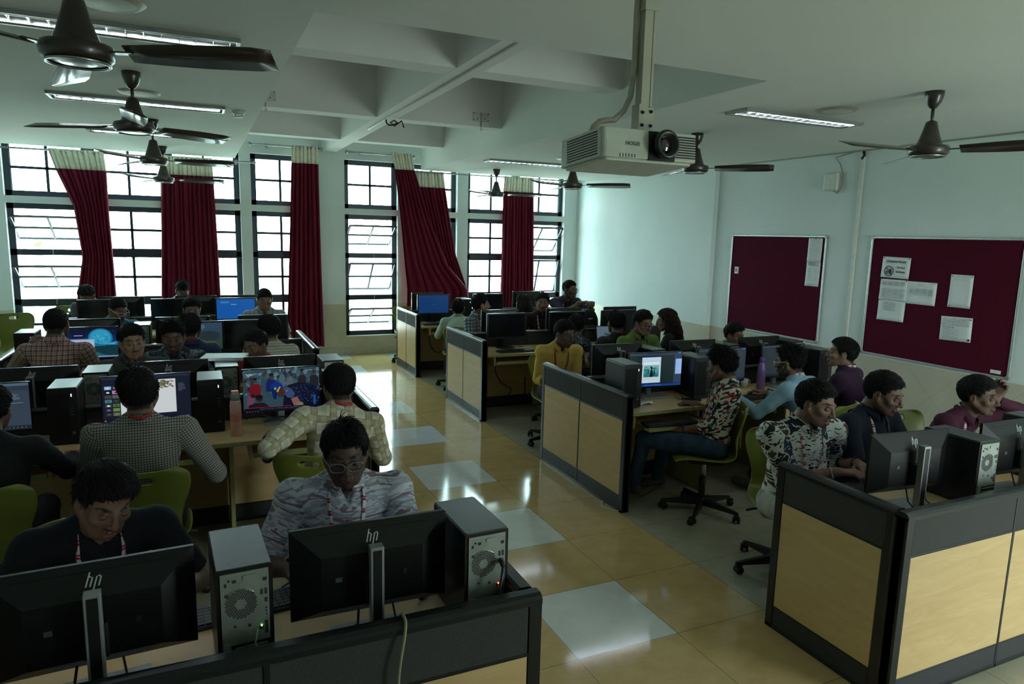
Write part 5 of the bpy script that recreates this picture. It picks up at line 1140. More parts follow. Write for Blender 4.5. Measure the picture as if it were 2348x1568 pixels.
def person(label, hc, face, head=(0, 0, 0), skin=(.115, .062, .040), hair='short', seed=1, shirt=None, sleeve='short', pants=None, glasses=None, lanyard='patt', beard=1, R=(.17, .33, .76), L=(.17, .33, .76),
           res=.008, build=1., pz=.53, chair_label=None, mouth=0., gaze=(0, -.1), lid=.29, hairm=None, legs=None, curl=.8, Rn=None, Ln=None, Rd=None, Ld=None, nstrand=500, collar=True, wrist=None, group='seated students', chin=None, elb=(0, 0), pelxy=None):
    rootn = empty('person', label, 'person', (hc[0], hc[1], 0), 0, group); hc = np.array(hc, float); a = math.radians(face); f = np.array([math.cos(a), math.sin(a), 0.]); rt = np.array([f[1], -f[0], 0.]); Z = np.array([0, 0, 1.])
    hy, hp, hr = [math.radians(q) for q in head]; fh = np.array([math.cos(a+hy)*math.cos(hp), math.sin(a+hy)*math.cos(hp), math.sin(hp)]); rh = np.array([math.sin(a+hy), -math.cos(a+hy), 0]); uh = np.cross(rh, fh); rh, uh = rh*math.cos(hr)+uh*math.sin(hr), uh*math.cos(hr)-rh*math.sin(hr)
    RH = np.stack([rh, fh, uh], 1); skin = tuple(q*1.35 for q in skin)
    nb = hc-fh*.03-uh*.078-f*.02-Z*.048; dz = nb[2]-pz; Ls = .50; off = math.sqrt(max(0, Ls*Ls-dz*dz)) if dz < Ls else .03
    pel = np.array([nb[0]-f[0]*off, nb[1]-f[1]*off, pz]) if pelxy is None else np.array([*pelxy, pz]); up = unit(nb-pel); rt = unit(rt-np.dot(rt, up)*up); fw = np.cross(up, rt); Lt = np.linalg.norm(nb-pel); RT = np.stack([rt, fw, up], 1); k = Lt/.5; b = build
    T = lambda x, y, z: pel+rt*x+fw*y+up*(z*k)
    near = res < .0075
    Sx = {s: T(s*.178*b, .0, .428) for s in (-1, 1)}; W_ = {}; E_ = {}
    for s, h, el in ((1, R, elb[0]), (-1, L, elb[1])):
        tgt = nb*np.array([1, 1, 0])+rt*s*h[0]+f*h[1]+Z*h[2]; hint = rt*s*(.55+el)-Z*.9-f*.35; E_[s], W_[s] = ik(Sx[s], tgt, hint)
    hands = {}
    for s, dd, nn in ((1, Rd, Rn), (-1, Ld, Ln)):
        d = unit(W_[s]-E_[s]); d2 = unit(d*np.array([1, 1, .35])+f*.35-rt*s*.25) if dd is None else unit(rt*dd[0]+f*dd[1]+Z*dd[2]); n2 = Z+f*.1 if nn is None else rt*nn[0]+f*nn[1]+Z*nn[2]
        hands[s] = hand_ops(W_[s], d2, n2, s, curl)
    # skin: one continuous surface from head to hands
    ops = head_ops(hc, RH, mouth); ops.append(('c', hc+RH@np.array([0, -.03, -.045]), nb+up*.01, .054, .060*min(b, 1.15), .018)); ops += [('e', T(0, -.0, .36), (.135*b, .085*b, .12), RT, .03)]
    if near: ops += [('e', T(0, 0, .2), (.12*b, .09*b, .2), RT, .03)]
    for s in (-1, 1):
        ops += [('c', T(0, 0, .42), Sx[s], .05, .045, .03), ('c', Sx[s], E_[s], .043*b, .036*b, .015), ('c', E_[s], E_[s]*.55+W_[s]*.45, .037*b, .033*b, .01), ('c', E_[s]*.55+W_[s]*.45, W_[s], .033*b, .0235, .01)]+hands[s]
    fld = Field(ops, res); V, F = fld.mesh(); col = skin_color(V, hc, RH, skin, beard)
    bo = np_obj('body', V, F, SKIN, rootn, col)
    base = len(V)
    for s in (-1, 1):
        EV, EF, EC = eye_mesh(hc, RH, s, skin, gaze, lid); np_obj('eye', EV, EF, SKIN, bo, np.array(EC))
    if mouth > .3: m = MB(); tc = hc+RH@np.array([0, .0835, -.0600])*HS; TT = Matrix([[*RH[0], tc[0]], [*RH[1], tc[1]], [*RH[2], tc[2]], [0, 0, 0, 1]]); m.ball((0, 0, 0), (.0135, .008, .0038), mat('teeth', (.55, .53, .48), .4), 12, T=TT); m.build('teeth', bo)
    # hair
    n = int(nstrand*1.7); HV, HF = hair_geo(hc, RH, {'long': 'side', 'curlylong': 'full'}.get(hair, hair), seed, n); np_obj('hair', HV, HF, hairm or HAIR, rootn)
    if hair in ('long', 'curlylong'): LV, LF = long_hair(hc, RH, seed, hair == 'curlylong', .40 if hair == 'curlylong' else .34, 150, -f); np_obj('loose_hair', LV, LF, hairm or HAIR, rootn)
    # shirt
    so = [('e', T(0, -.005, .05), (.155*b, .115*b, .13), RT, .03), ('e', T(0, .0, .18), (.150*b, .108*b, .15), RT, .04), ('e', T(0, -.005, .33), (.158*b, .108*b, .16), RT, .05), ('c', Sx[-1], Sx[1], .058*b, .058*b, .04), ('c', T(-.11*b, -.015, .44), T(-.03, -.01, .50), .045, .05, .03), ('c', T(.11*b, -.015, .44), T(.03, -.01, .50), .045, .05, .03)]
    if b > 1.05: so.append(('e', T(0, .05, .12), (.14*b, .10*b, .13), RT, .05))
    for s in (-1, 1):
        sh, e, w_ = Sx[s], E_[s], W_[s]
        if sleeve == 'short': so.append(('c', sh, sh*.18+e*.82, .060*b, .058*b, 1, .03))
        elif sleeve == 'roll': so += [('c', sh, e, .058*b, .050*b, .03), ('c', e, e*.62+w_*.38, .050*b, .048*b, 1, .015)]
        else: so += [('c', sh, e, .058*b, .047*b, .03), ('c', e, e*.06+w_*.94, .047*b, .036, 1, .015)]
    so.append(('C', T(0, .005, .47), T(0, .0, .70), .050, .064, .008)); so.append(('C', T(0, .085, .475), T(0, .125, .385), .034, .004, .006))
    sf = Field(so, res if near else res*1.1); V, F = sf.mesh()
    N = np.zeros_like(V); fn = np.cross(V[F[:, 1]]-V[F[:, 0]], V[F[:, 2]]-V[F[:, 0]])
    for q in range(4): np.add.at(N, F[:, q], fn)
    N /= np.linalg.norm(N, axis=1)[:, None]+1e-9; q = V-pel
    wr = nz(np.stack([q@rt*.7, q@fw*.7, q@up*1.2], 1), 38., seed)*.0030+np.maximum(0, nz(np.stack([q@rt+q@up, q@fw, q@up*.4], 1), 26., seed+3))**2*.0075+nz(V, 90., seed)*.0008
    V = V+N*wr[:, None]
    bones = []
    for s in (-1, 1): bones += [(Sx[s]+(E_[s]-Sx[s])*.12, E_[s], .057*b), (E_[s], W_[s], .045*b)]
    uv = assign_uv(V, F, bones, (pel, RT, Lt)); np_obj('shirt', V, F, shirt, rootn, None, uv)
    def surf(p, d, gap=.006):
        for _ in range(40):
            i = np.round((p-sf.lo)/sf.h).astype(int)
            if (i < 0).any() or (i >= sf.n).any(): break
            if sf.d[tuple(i)] > gap: break
            p = p+d*.004
        return p
    if collar:
        cv = []; n = 28; rings = ((.050, .0, .488), (.0545, .0, .525), (.062, .0, .532), (.083, .0, .488))
        for r, y0, z in rings:
            for i in range(n+1):
                t = PI/2+.28+(2*PI-.56)*i/n; fr = math.sin(t); zz = z-.022*max(0, fr)**2-(.012*max(0, fr)**3 if r > .06 else 0); cv.append(T(r*math.cos(t)*1.02, r*fr*1.0+.002+(.012*max(0, fr)**2 if r > .06 else 0), zz))
        cf = [[j*(n+1)+i, j*(n+1)+i+1, (j+1)*(n+1)+i+1, (j+1)*(n+1)+i] for j in range(3) for i in range(n)]; cv = np.array(cv); cf = np.array(cf); cuv = (((cv[cf]-pel)@RT)[..., [0, 2]]).reshape(-1, 2); c_ = np_obj('collar', cv, cf, shirt, rootn, None, cuv); s_ = c_.modifiers.new('t', 'SOLIDIFY'); s_.thickness = .0035
        if near:
            m = MB(); 
            for i in range(5): p = surf(T(0, .05, .36-i*.07), fw, .002); m.ball(tuple(p), .005, WATCH, 8)
            m.build('buttons', rootn)
    if lanyard:
        path = [T(-.0, -.078, .515), T(-.045, -.062, .527), T(-.070, -.02, .525), T(-.068, .035, .49)]; lo_ = [(-.072, .05, .44), (-.066, .05, .37), (-.052, .05, .29), (-.032, .05, .21), (-.008, .05, .13)]
        path = [path[0], path[1], path[2], path[3]]+[surf(T(*q), fw, .007) for q in lo_]; lv = []; lf = []; lu = []
        for sg in (-1, 1):
            P = [p if sg < 0 else p-2*rt*((p-pel)@rt) for p in path]
            D = []
            for i in range(len(P)-1):
                for t in (0, .25, .5, .75): D.append(P[i]*(1-t)+P[i+1]*t)
            D.append(P[-1]); P = D; bb = len(lv); ln = 0
            for i, p in enumerate(P):
                d = unit(P[min(i+1, len(P)-1)]-P[max(0, i-1)]); out = p-T(0, 0, ((p-pel)@up)/k); out = unit(out-np.dot(out, d)*d); sd = unit(np.cross(d, out))*.0088; ln += np.linalg.norm(p-P[i-1]) if i else 0; lv += [p-sd, p+sd]; lu.append(ln)
            for i in range(len(P)-1): lf.append([bb+2*i, bb+2*i+1, bb+2*i+3, bb+2*i+2])
        lf = np.array(lf); vv = np.tile(np.repeat(np.array(lu[:len(lu)//2]), 2), 2); uu = np.tile([0, .0176], len(lu)); luv = np.stack([uu[lf], vv[lf]], -1).reshape(-1, 2); o = np_obj('lanyard', lv, lf, LANY if lanyard == 'patt' else LANYR, rootn, None, luv); s_ = o.modifiers.new('t', 'SOLIDIFY'); s_.thickness = .0015
        if res < .0057 and lanyard == 'patt':
            tx = MB()
            for sg in (0, 1):
                n2 = len(lv)//2
                for i in range(0, n2-2, 2):
                    l_ = lu[sg*(n2//2)+i//2]; fr = (l_/.05) % 1
                    if not (.7 < fr < .92): continue
                    a_, b_ = np.array(lv[sg*n2+i]), np.array(lv[sg*n2+i+1]); c0 = (a_+b_)/2; d = unit((np.array(lv[sg*n2+i+2])+np.array(lv[sg*n2+i+3]))/2-c0); yv = unit(b_-a_); nn = unit(np.cross(d, yv)); o0 = unit(c0-T(0, 0, .3))
                    if nn@o0 < 0: yv = -yv; nn = -nn
                    q = c0+nn*.0018; tx.text('KL', .0125, INK, Matrix([[d[0], yv[0], nn[0], q[0]], [d[1], yv[1], nn[1], q[1]], [d[2], yv[2], nn[2], q[2]], [0, 0, 0, 1]]), .0002)
            if tx.v: tx.build('lettering', o)
    # trousers
    kn = {}; po = [('e', pel-up*.01-f*.01, (.16*b, .12*b, .10), RT, .03)]
    for s in (-1, 1):
        if legs: K_, A_, toe = [np.array(q) for q in legs[s]]
        elif pz > .65: K_ = pel+rt*s*.11+f*.10-Z*(pz-.46); A_ = K_+f*-.06-Z*.36; toe = A_+f*.17-Z*.05
        else: K_ = pel+rt*s*.13+f*.40+Z*.0; A_ = K_+f*.02-Z*.42; toe = A_+f*.17-Z*.05; A_[2] = max(A_[2], .11)
        H_ = pel+rt*s*.085*b-Z*.005; po += [('c', H_, K_, .088*b, .066, .03), ('c', K_, A_, .060, .048, 1, .015)]; kn[s] = (K_, A_, toe)
    pf = Field(po, .011); V, F = pf.mesh(); np_obj('trousers', V, F, pants or PANT_BLK, rootn, None, np.zeros((F.size, 2)))
    for s in (-1, 1):
        K_, A_, toe = kn[s]; g = np.array([toe[0], toe[1], max(.03, toe[2])]); hl = A_+unit(A_-toe)*.03; hl[2] = g[2] if not legs else hl[2]-.03; o_ = Field([('c', hl, g, .034, .036, .02), ('c', hl, A_-Z*.02, .036, .038, .02), ('c', hl*.5+g*.5, g, .032, .03, .02)], .009); V, F = o_.mesh(); V[:, 2] = np.maximum(V[:, 2], .004) if not legs else V[:, 2]; np_obj('shoe', V, F, SHOE, rootn)
    if glasses:
        gm = {'clear': mat('clear_frame', (.14, .15, .165), .25), 'black': mat('black_frame', (.01, .01, .01), .3), 'white': mat('white_frame', (.6, .62, .64), .3), 'wire': mat('wire_frame', (.08, .08, .08), .3, .8)}[glasses]; m = MB(); TT = Matrix([[*(RH[0]*HS), hc[0]], [*(RH[1]*HS), hc[1]], [*(RH[2]*HS), hc[2]], [0, 0, 0, 1]]); rr = .0014 if glasses == 'wire' else .0018
        lens = MB()
        for s in (-1, 1):
            rim = []
            for i in range(20):
                t = 2*PI*i/20; cx, sx = math.cos(t), math.sin(t); rim.append((s*.033+.0265*math.copysign(abs(cx)**.7, cx), .1035-.012*abs(s*.033+.0265*cx)/.06, -.002+.0185*math.copysign(abs(sx)**.75, sx)))
            m.tube(rim, rr, gm, 6, T=TT, closed=True); lens.quad(rim, LENS, T=TT); m.tube([(s*.059, .092, .006), (s*.078, .05, .010), (s*.083, -.012, .012), (s*.082, -.03, -.004)], rr, gm, 6, T=TT)
        m.tube([(-.0075, .1035, .004), (0, .106, .007), (.0075, .1035, .004)], rr, gm, 6, T=TT); g_ = m.build('glasses', rootn); lens.build('lens', g_)
    if wrist:
        for s, kind in wrist:
            p = E_[s]*.12+W_[s]*.88; d = unit(W_[s]-E_[s]); e1 = unit(np.cross(d, Z)); e2 = np.cross(d, e1); r0 = .0300; m = MB(); pts = [tuple(p+(e1*math.cos(t)+e2*math.sin(t))*r0) for t in [2*PI*i/18 for i in range(18)]]
            if kind == 'watch': m.tube(pts, .0045, WATCH, 6, closed=True); c = p-e2*r0 if (-e2)[2] > 0 else p+e2*r0; m.ball(tuple(c), (.017, .017, .007), WATCH, 12)
            else: [m.ball(q, .0055, BEADS, 6) for q in pts]
            m.build('watch' if kind == 'watch' else 'bracelet', rootn)
    if chair_label: chair(pel[0]+f[0]*.05, pel[1]+f[1]*.05, face, chair_label)
    # keep the empties at the person's own base: shift children so coordinates stay true
    bx, by = hc[0], hc[1]
    for c in rootn.children_recursive:
        if c.parent == rootn: c.matrix_parent_inverse = Matrix.Translation((-bx, -by, 0))
    return dict(nb=nb, pel=pel, T=T, W=W_, E=E_, RH=RH, root=rootn)
NS = 1.0
# ---- front row, right bench (facing the camera side)
A = person('person in a black and white comic print shirt typing, mouth open', (1.545, -1.12, 1.145), 260, (24, -12, 3), (.155, .088, .058), 'full', 3, c_comic('comic_print_cloth'), 'roll', PANT_LIGHT, None, 'patt', 3, (-.09, .20, .785), (.30, .12, .79), .0055, 1.2, .53, None, .9, (0, -.5), .28, nstrand=900, curl=.75, wrist=[(1, 'beads'), (-1, 'watch')])
chair(1.64, -.88, 238, 'green chair under the person in the comic print shirt')
person('person in a navy polo with red lanyard looking down, between comic print and maroon shirts', (2.13, -1.10, 1.155), 272, (14, -16, 0), (.10, .056, .038), 'full', 5, c_plain('navy_polo_cloth', (.008, .011, .020)), 'short', PANT_BLK, None, 'patt', 3, (.16, .36, .76), (.16, .36, .76), .006, 1.05, .53, 'green chair behind the person in the navy polo', 0, (0, -.5), .26, nstrand=800, curl=.6)
person('person in a maroon shirt leaning head on left hand, at the right edge', (2.99, -1.14, 1.085), 272, (12, -4, -4), (.085, .048, .034), 'full', 6, c_plain('maroon_shirt_cloth', (.050, .010, .024)), 'long', PANT_BLK, None, 'patt', 1, (.16, .38, .76), (.19, .06, 1.045), .006, 1.0, .53, 'green chair of the person in the maroon shirt by the right wall', 0, (0, -.2), .32, nstrand=800, Ld=(-.35, .05, .9), Ln=(-.9, -.4, 0), curl=1.1)
# ---- front row, left bench
person('person in a black t-shirt bending low and smiling at the nearest left monitor', (-1.945, -1.16, 1.085), 282, (12, -26, 6), (.12, .068, .046), 'messy', 7, c_plain('black_tshirt_cloth', (.009, .010, .013)), 'short', PANT_BLK, None, 'patt', 1, (.24, .20, .76), (.24, .24, .76), .0055, 1.1, .53, 'green chair of the smiling person in black', .55, (0, -.45), .22, nstrand=1500, collar=False)
B = person('person in a grey printed shirt and clear glasses staring at the camera', (-1.10, -1.13, 1.15), 262, (0, -12, -2), (.055, .032, .024), 'side', 8, c_tropic('grey_tropical_print_cloth'), 'short', PANT_BLK, 'clear', 'patt', 0, (.22, .27, .77), (.16, .36, .76), .0055, 1.17, .53, 'green chair of the person in the grey printed shirt', 0, (-.0, .05), .36, nstrand=1500)
# ---- second left bench, near side (backs to the camera)
person('person in black cut by the left edge, arm resting on the desk', (-2.56, .12, 1.15), 88, (0, -8, 0), (.13, .07, .05), 'full', 9, c_plain('charcoal_shirt_cloth', (.013, .013, .015)), 'long', PANT_BLK, None, None, 1, (.26, .45, .765), (.2, .4, .76), .0075, 1.05, .53, 'empty-looking green chair at the left edge under the person in black', nstrand=500)
person('person in a dark window-check shirt seen from behind before the photo grid screen', (-1.92, .12, 1.185), 90, (0, -6, 4), (.13, .075, .05), 'messy', 10, c_check('black_line_check_cloth', (.27, .25, .235), (.012, .012, .013), .0128, .0026), 'long', PANT_BLK, None, 'red', 1, (.33, .24, .72), (.22, .40, .72), .006, 1.12, .53, 'green chair with handle slot behind the dark check shirt', nstrand=1400)
person('person in a pale olive plaid shirt seen from behind before the cricket screen', (-.885, .18, 1.14), 94, (-4, -8, -2), (.15, .085, .058), 'full', 11, c_check('olive_plaid_cloth', (.56, .54, .44), (.25, .21, .12), .105, .042, (.42, .39, .28), .0525), 'long', PANT_GREY, 'black', 'red', 1, (.2, .32, .74), (.34, .06, .76), .0065, 1.12, .53, None, nstrand=900, Ld=(-.25, .6, .3), elb=(0, .5), pelxy=(-.97, -.02))
chair(-.99, .04, 62, 'green chair turned left under the pale olive plaid shirt')
# ---- second left bench, far side (facing the camera)
person('person in an olive shirt looking right, second left bench far side', (-2.09, 1.95, 1.185), 276, (10, -6, -3), (.16, .092, .06), 'full', 12, c_plain('dark_olive_cloth', (.045, .05, .043)), 'long', PANT_BLK, None, None, 1, res=.0075, chair_label='green chair of the person in the olive shirt', nstrand=600)
person('person grinning downward in dark denim, behind the raised monitor back', (-1.825, 2.38, 1.15), 268, (0, -14, 0), (.085, .048, .034), 'curly', 13, c_denimprint('dark_denim_cloth'), 'long', PANT_BLK, None, None, 1, res=.0075, chair_label='green chair of the grinning person in dark denim', nstrand=600, mouth=.5)
person('person with lowered eyes turned left in a red shirt, second left bench far side', (-1.22, 1.95, 1.12), 262, (-38, -14, 0), (.12, .068, .046), 'crop', 14, c_plain('red_shirt_cloth', (.20, .02, .03)), 'short', PANT_BLK, None, None, 1, res=.0075, chair_label='green chair of the person in red', nstrand=700, gaze=(0, -.4), lid=.2, hairm=HAIR)
# ---- third left bench, near side (backs)
person('person in an orange and blue plaid shirt seen from behind, fist raised on the left', (-2.66, 2.58, 1.255), 84, (-4, -6, 0), (.10, .058, .042), 'crop', 15, c_plaid3('orange_blue_plaid_cloth', (.07, .07, .11), (.50, .17, .075), (.018, .022, .05), (.60, .54, .48), .036), 'long', PANT_BLK, None, None, 1, (.22, .3, .76), (.20, .14, 1.09), .007, 1.12, .53, 'green chair under the orange plaid shirt', nstrand=900, Ld=(.1, .7, .35), curl=1.2)
person('person in blue denim seen from behind with red lanyard, in the left middle', (-1.70, 2.72, 1.18), 96, (-16, -4, 0), (.12, .07, .05), 'full', 16, c_plain('blue_denim_shirt', (.035, .055, .12)), 'long', PANT_BLK, None, 'red', 1, res=.008, chair_label='green chair of the person in blue denim', nstrand=500)
person('person in a cream striped shirt seen from behind, nearest the long curtain', (-1.055, 2.62, 1.155), 92, (8, -6, 0), (.11, .062, .045), 'messy', 17, c_stripe('cream_striped_cloth', (.45, .43, .36), (.22, .19, .14), .024, .006), 'long', PANT_BLK, None, None, 1, res=.008, chair_label='green chair of the person in the cream striped shirt', nstrand=500)
# ---- third left bench, far side
person('person in a sky blue shirt with white glasses looking down right, third left bench', (-2.40, 4.35, 1.175), 276, (34, -24, 0), (.12, .07, .05), 'crop', 18, c_plain('sky_blue_shirt_cloth', (.06, .19, .28)), 'short', PANT_BLK, 'white', None, 1, res=.009, chair_label='green chair of the person in sky blue', nstrand=350)
person('person with dark glasses, only head above the monitor, third left bench', (-1.70, 4.42, 1.155), 270, (6, -16, 0), (.12, .07, .05), 'messy', 19, c_plain('dark_grey_shirt_cloth', (.05, .05, .055)), 'short', PANT_BLK, 'black', None, 0, res=.009, chair_label='green chair of the person with dark glasses, third left bench', nstrand=350)
person('person in a pale grey check shirt and glasses beside the bright blue screen', (-.93, 4.58, 1.235), 266, (8, -20, 0), (.17, .10, .068), 'crop', 20, c_check('pale_grey_check_cloth', (.30, .34, .34), (.17, .21, .22), .05, .012), 'short', PANT_BLK, 'clear', None, 0, res=.009, chair_label='green chair of the person in the pale grey check shirt', nstrand=450, pz=.56)
# ---- farthest left bench, far side
person('person bent down behind the farthest left monitor, only black hair visible', (-2.96, 6.62, 1.13), 268, (-20, -40, 0), (.1, .06, .045), 'messy', 21, c_plain('grey_shirt_cloth', (.08, .08, .09)), 'short', PANT_BLK, None, None, 0, R=(.02, .28, .76), res=.011, chair_label='green chair of the bent person by the first curtain', nstrand=300)
person('person behind the farthest middle monitor, wavy hair before the wide curtain', (-1.83, 6.72, 1.17), 272, (10, -34, 0), (.1, .06, .045), 'curly', 22, c_plain('white_top_cloth', (.45, .46, .48)), 'short', PANT_BLK, None, None, 0, res=.011, chair_label='green chair of the wavy-haired person by the wide curtain', nstrand=300)
# ---- second right bench, near side
person('person in a jigsaw-pattern shirt and jeans on a green chair by the aisle panel', (1.93, .10, 1.115), 149, (-34, -10, 0), (.11, .062, .045), 'curly', 23, c_jigsaw('jigsaw_print_cloth'), 'roll', PANT_JEAN, None, 'patt', 0, (.30, .18, .79), (.04, .33, .61), .006, 1.0, .53, 'green chair of the person in the jigsaw shirt, showing its star base', pelxy=(1.84, .04), nstrand=900, wrist=[(-1, 'watch')], legs={1: ((1.74, .46, .52), (1.72, .52, .12), (1.58, .62, .06)), -1: ((1.44, .34, .53), (1.42, .42, .13), (1.33, .56, .06))})
person('person in a light blue shirt and white glasses at the middle right desk', (2.64, .12, 1.10), 108, (4, -8, 0), (.14, .08, .055), 'curly', 24, c_plain('light_blue_shirt_cloth', (.22, .36, .45), .06), 'long', PANT_NAVY, 'white', 'patt', 2, (.2, .34, .77), (.22, .38, .79), .006, 1.08, .53, 'green chair of the person in light blue', nstrand=900)
person('person in a dark purple shirt seen from behind, nearest the notice boards', (3.22, .12, 1.145), 112, (26, 2, 0), (.15, .088, .06), 'full', 25, c_plain('dark_purple_shirt_cloth', (.032, .012, .035)), 'long', PANT_BLK, None, 'patt', 1, res=.0065, build=1.05, chair_label='green chair with oval slot behind the purple shirt', nstrand=800)
# ---- second right bench, far side
person('person in a yellow shirt and round glasses and red lanyard behind the aisle panel', (1.56, 1.86, 1.125), 262, (22, -14, 0), (.09, .05, .036), 'full', 26, c_plain('yellow_shirt_cloth', (.66, .43, .11), .06), 'roll', PANT_BLK, 'wire', 'red', 0, (.13, .18, .67), (.13, .24, .70), .0065, 1.0, .53, 'green chair of the person in yellow', .3, nstrand=700, elb=(-.45, -.45))
person('person in a green shirt and black glasses speaking, second right bench far side', (2.50, 1.92, 1.19), 268, (10, -12, 0), (.13, .074, .05), 'full', 27, c_plain('green_shirt_cloth', (.11, .17, .04), .08), 'short', PANT_BLK, 'black', 'red', 1, res=.007, chair_label='green chair of the person in the green shirt', nstrand=700, mouth=.35, collar=True)
person('person crouched low behind the right monitors, only forehead and hair visible', (3.72, 1.92, 1.02), 270, (10, -10, 0), (.14, .08, .055), 'messy', 28, c_plain('brown_shirt_cloth', (.08, .06, .05)), 'short', PANT_BLK, None, None, 0, res=.009, chair_label='green chair of the crouched person by the right wall', nstrand=400)
# ---- third right bench, near side (backs)
person('person in a dark floral jacket leaning right, head behind the yellow shirt', (2.30, 2.92, 1.04), 28, (30, -10, 0), (.14, .08, .055), 'full', 29, c_denimprint('floral_jacket_cloth'), 'long', PANT_BLK, None, None, 1, (.2, .25, .77), (.16, .3, .77), .008, .95, .53, 'green chair seen side-on under the floral jacket', nstrand=400)
person('person in a black shirt seen from behind with red collar lanyard, third right bench', (2.42, 2.30, 1.15), 92, (-10, -4, 0), (.12, .07, .05), 'full', 30, c_plain('soft_black_shirt_cloth', (.018, .02, .022)), 'short', PANT_BLK, None, 'red', 1, res=.008, build=1.08, chair_label='green chair of the person in the soft black shirt', nstrand=500)
person('person with long curly black hair tied back with a claw clip, third right bench', (3.14, 2.38, 1.145), 128, (14, -12, 0), (.17, .10, .07), 'curlylong', 31, c_plain('black_top_cloth', (.012, .012, .014)), 'long', PANT_BLK, 'wire', None, 0, res=.009, build=.88, chair_label='green chair of the long-haired person by the right wall', nstrand=350, hairm=HAIRB)
# ---- third right bench, far side
person('person in a white and navy check shirt with long hair turned to the right', (1.60, 4.12, 1.175), 300, (52, 0, 0), (.22, .13, .09), 'messy', 32, c_check('white_navy_check_cloth', (.42, .45, .46), (.05, .07, .10), .042, .011), 'short', PANT_BLK, None, 'patt', 1, res=.008, build=.95, chair_label='green chair of the person in the white check shirt', nstrand=500)
person('person in a dark maroon shirt with a long lanyard, looking toward the camera', (2.48, 4.15, 1.18), 256, (-10, -2, 0), (.12, .068, .048), 'messy', 33, c_plain('dark_maroon_shirt_cloth', (.028, .012, .018)), 'long', PANT_BLK, None, 'patt', 1, R=(.17, .22, .76), L=(.17, .22, .76), res=.008, build=1.05, chair_label='green chair of the person in the dark maroon shirt', nstrand=500)
person('person with glasses and cropped hair leaning arms on a black backpack', (2.97, 4.30, 1.335), 272, (18, -4, 0), (.12, .068, .046), 'short', 34, c_plain('dark_checked_shirt_cloth', (.035, .03, .045)), 'roll', PANT_BLK, 'black', 'patt', 2, (.02, .37, 1.19), (.17, .36, 1.18), .007, 1.02, .80, None, nstrand=600, curl=1.1)
# ---- farthest right bench, near side (backs)
person('person in a pale green shirt seen from behind at the farthest right bench', (1.63, 5.02, 1.03), 74, (-20, -4, 0), (.12, .07, .05), 'messy', 35, c_plain('pale_green_shirt_cloth', (.36, .45, .36), .05), 'long', PANT_BLK, 'black', None, 0, res=.009, build=1.0, chair_label='green chair of the person in pale green, caster in the aisle', nstrand=400)
person('person with straight long dark hair and a purple top, farthest right bench', (2.62, 5.05, 1.08), 100, (20, -14, 0), (.15, .09, .06), 'long', 36, c_plain('violet_top_cloth', (.075, .03, .22)), 'long', PANT_BLK, None, None, 0, res=.010, build=.88, chair_label='green chair of the person with straight long hair', nstrand=300, hairm=HAIRB)
# ------------------------------------------------------------------ machines on the desks
# front left bench
monitor(-1.91, -1.755, 1, 'black monitor back at the lower left corner, slash logo beside its grey column', 'hp', scr_white, rz=math.radians(3))
monitor(-1.14, -1.755, 1, 'black monitor back between the two nearest towers, grey column in the middle', 'hp', scr_azure, rz=math.radians(-1))
a = tower(-1.535, -1.71, 1, 'nearest black tower left of the middle monitor, green light and barcode tag on its back', rz=.05); b_ = tower(-.79, -1.74, 1, 'black tower at the aisle end of the front left bench, red light on its back', rz=.03)
with_lights(a, 'green'); with_lights(b_, 'red')
m = MB(); m.box(-.014, .014, .155, .157, .03, .09, PAPER, T=TR(0, 0, 0, 0, 0, .5)); 
for i in range(9): m.box(-.006+i*.0012*(1 if i % 2 else 1.3), -.0055+i*.0013, .157, .1575, .05, .08, INK, T=TR(0, 0, 0, 0, 0, .5))
m.build('barcode_tag', a)
m = MB(); m.tube([(-.05, .155, .235), (-.045, .18, .232), (-.03, .2, .19), (-.01, .205, .12), (0, .2, .02)], .005, CABLE, 8); m.tube([(-.05, .152, .237), (-.045, .178, .232)], .009, CABLE, 8); m.tube([(-.04, .155, .15), (-.035, .18, .13), (-.05, .2, .04), (-.06, .19, .005)], .003, CABLEG, 6); m.build('rear_cable', b_)
m = MB(); m.tube([(-.03, .155, .15), (-.02, .175, .12), (-.05, .18, .05), (-.06, .17, .005)], .003, CABLEG, 6); m.tube([(.0, .155, .12), (.01, .17, .06), (.0, .18, .0)], .002, CABLE, 6); m.build('rear_cable', a)
# front right bench
monitor(1.595, -1.66, 1, 'black monitor back right of the corner panel, before the comic print shirt', 'hp', scr_azure, rz=math.radians(-6)); monitor(2.38, -1.70, 1, 'monitor back cut by the right edge, slash logo above its column', 'hp', scr_white, rz=math.radians(-4))
tower(1.97, -1.68, 1, 'black tower between the two front right monitors, pale back panel turned left', rz=-.03); tower(2.74, -1.63, 1, 'black tower behind the monitor at the right edge, only its lid in view')
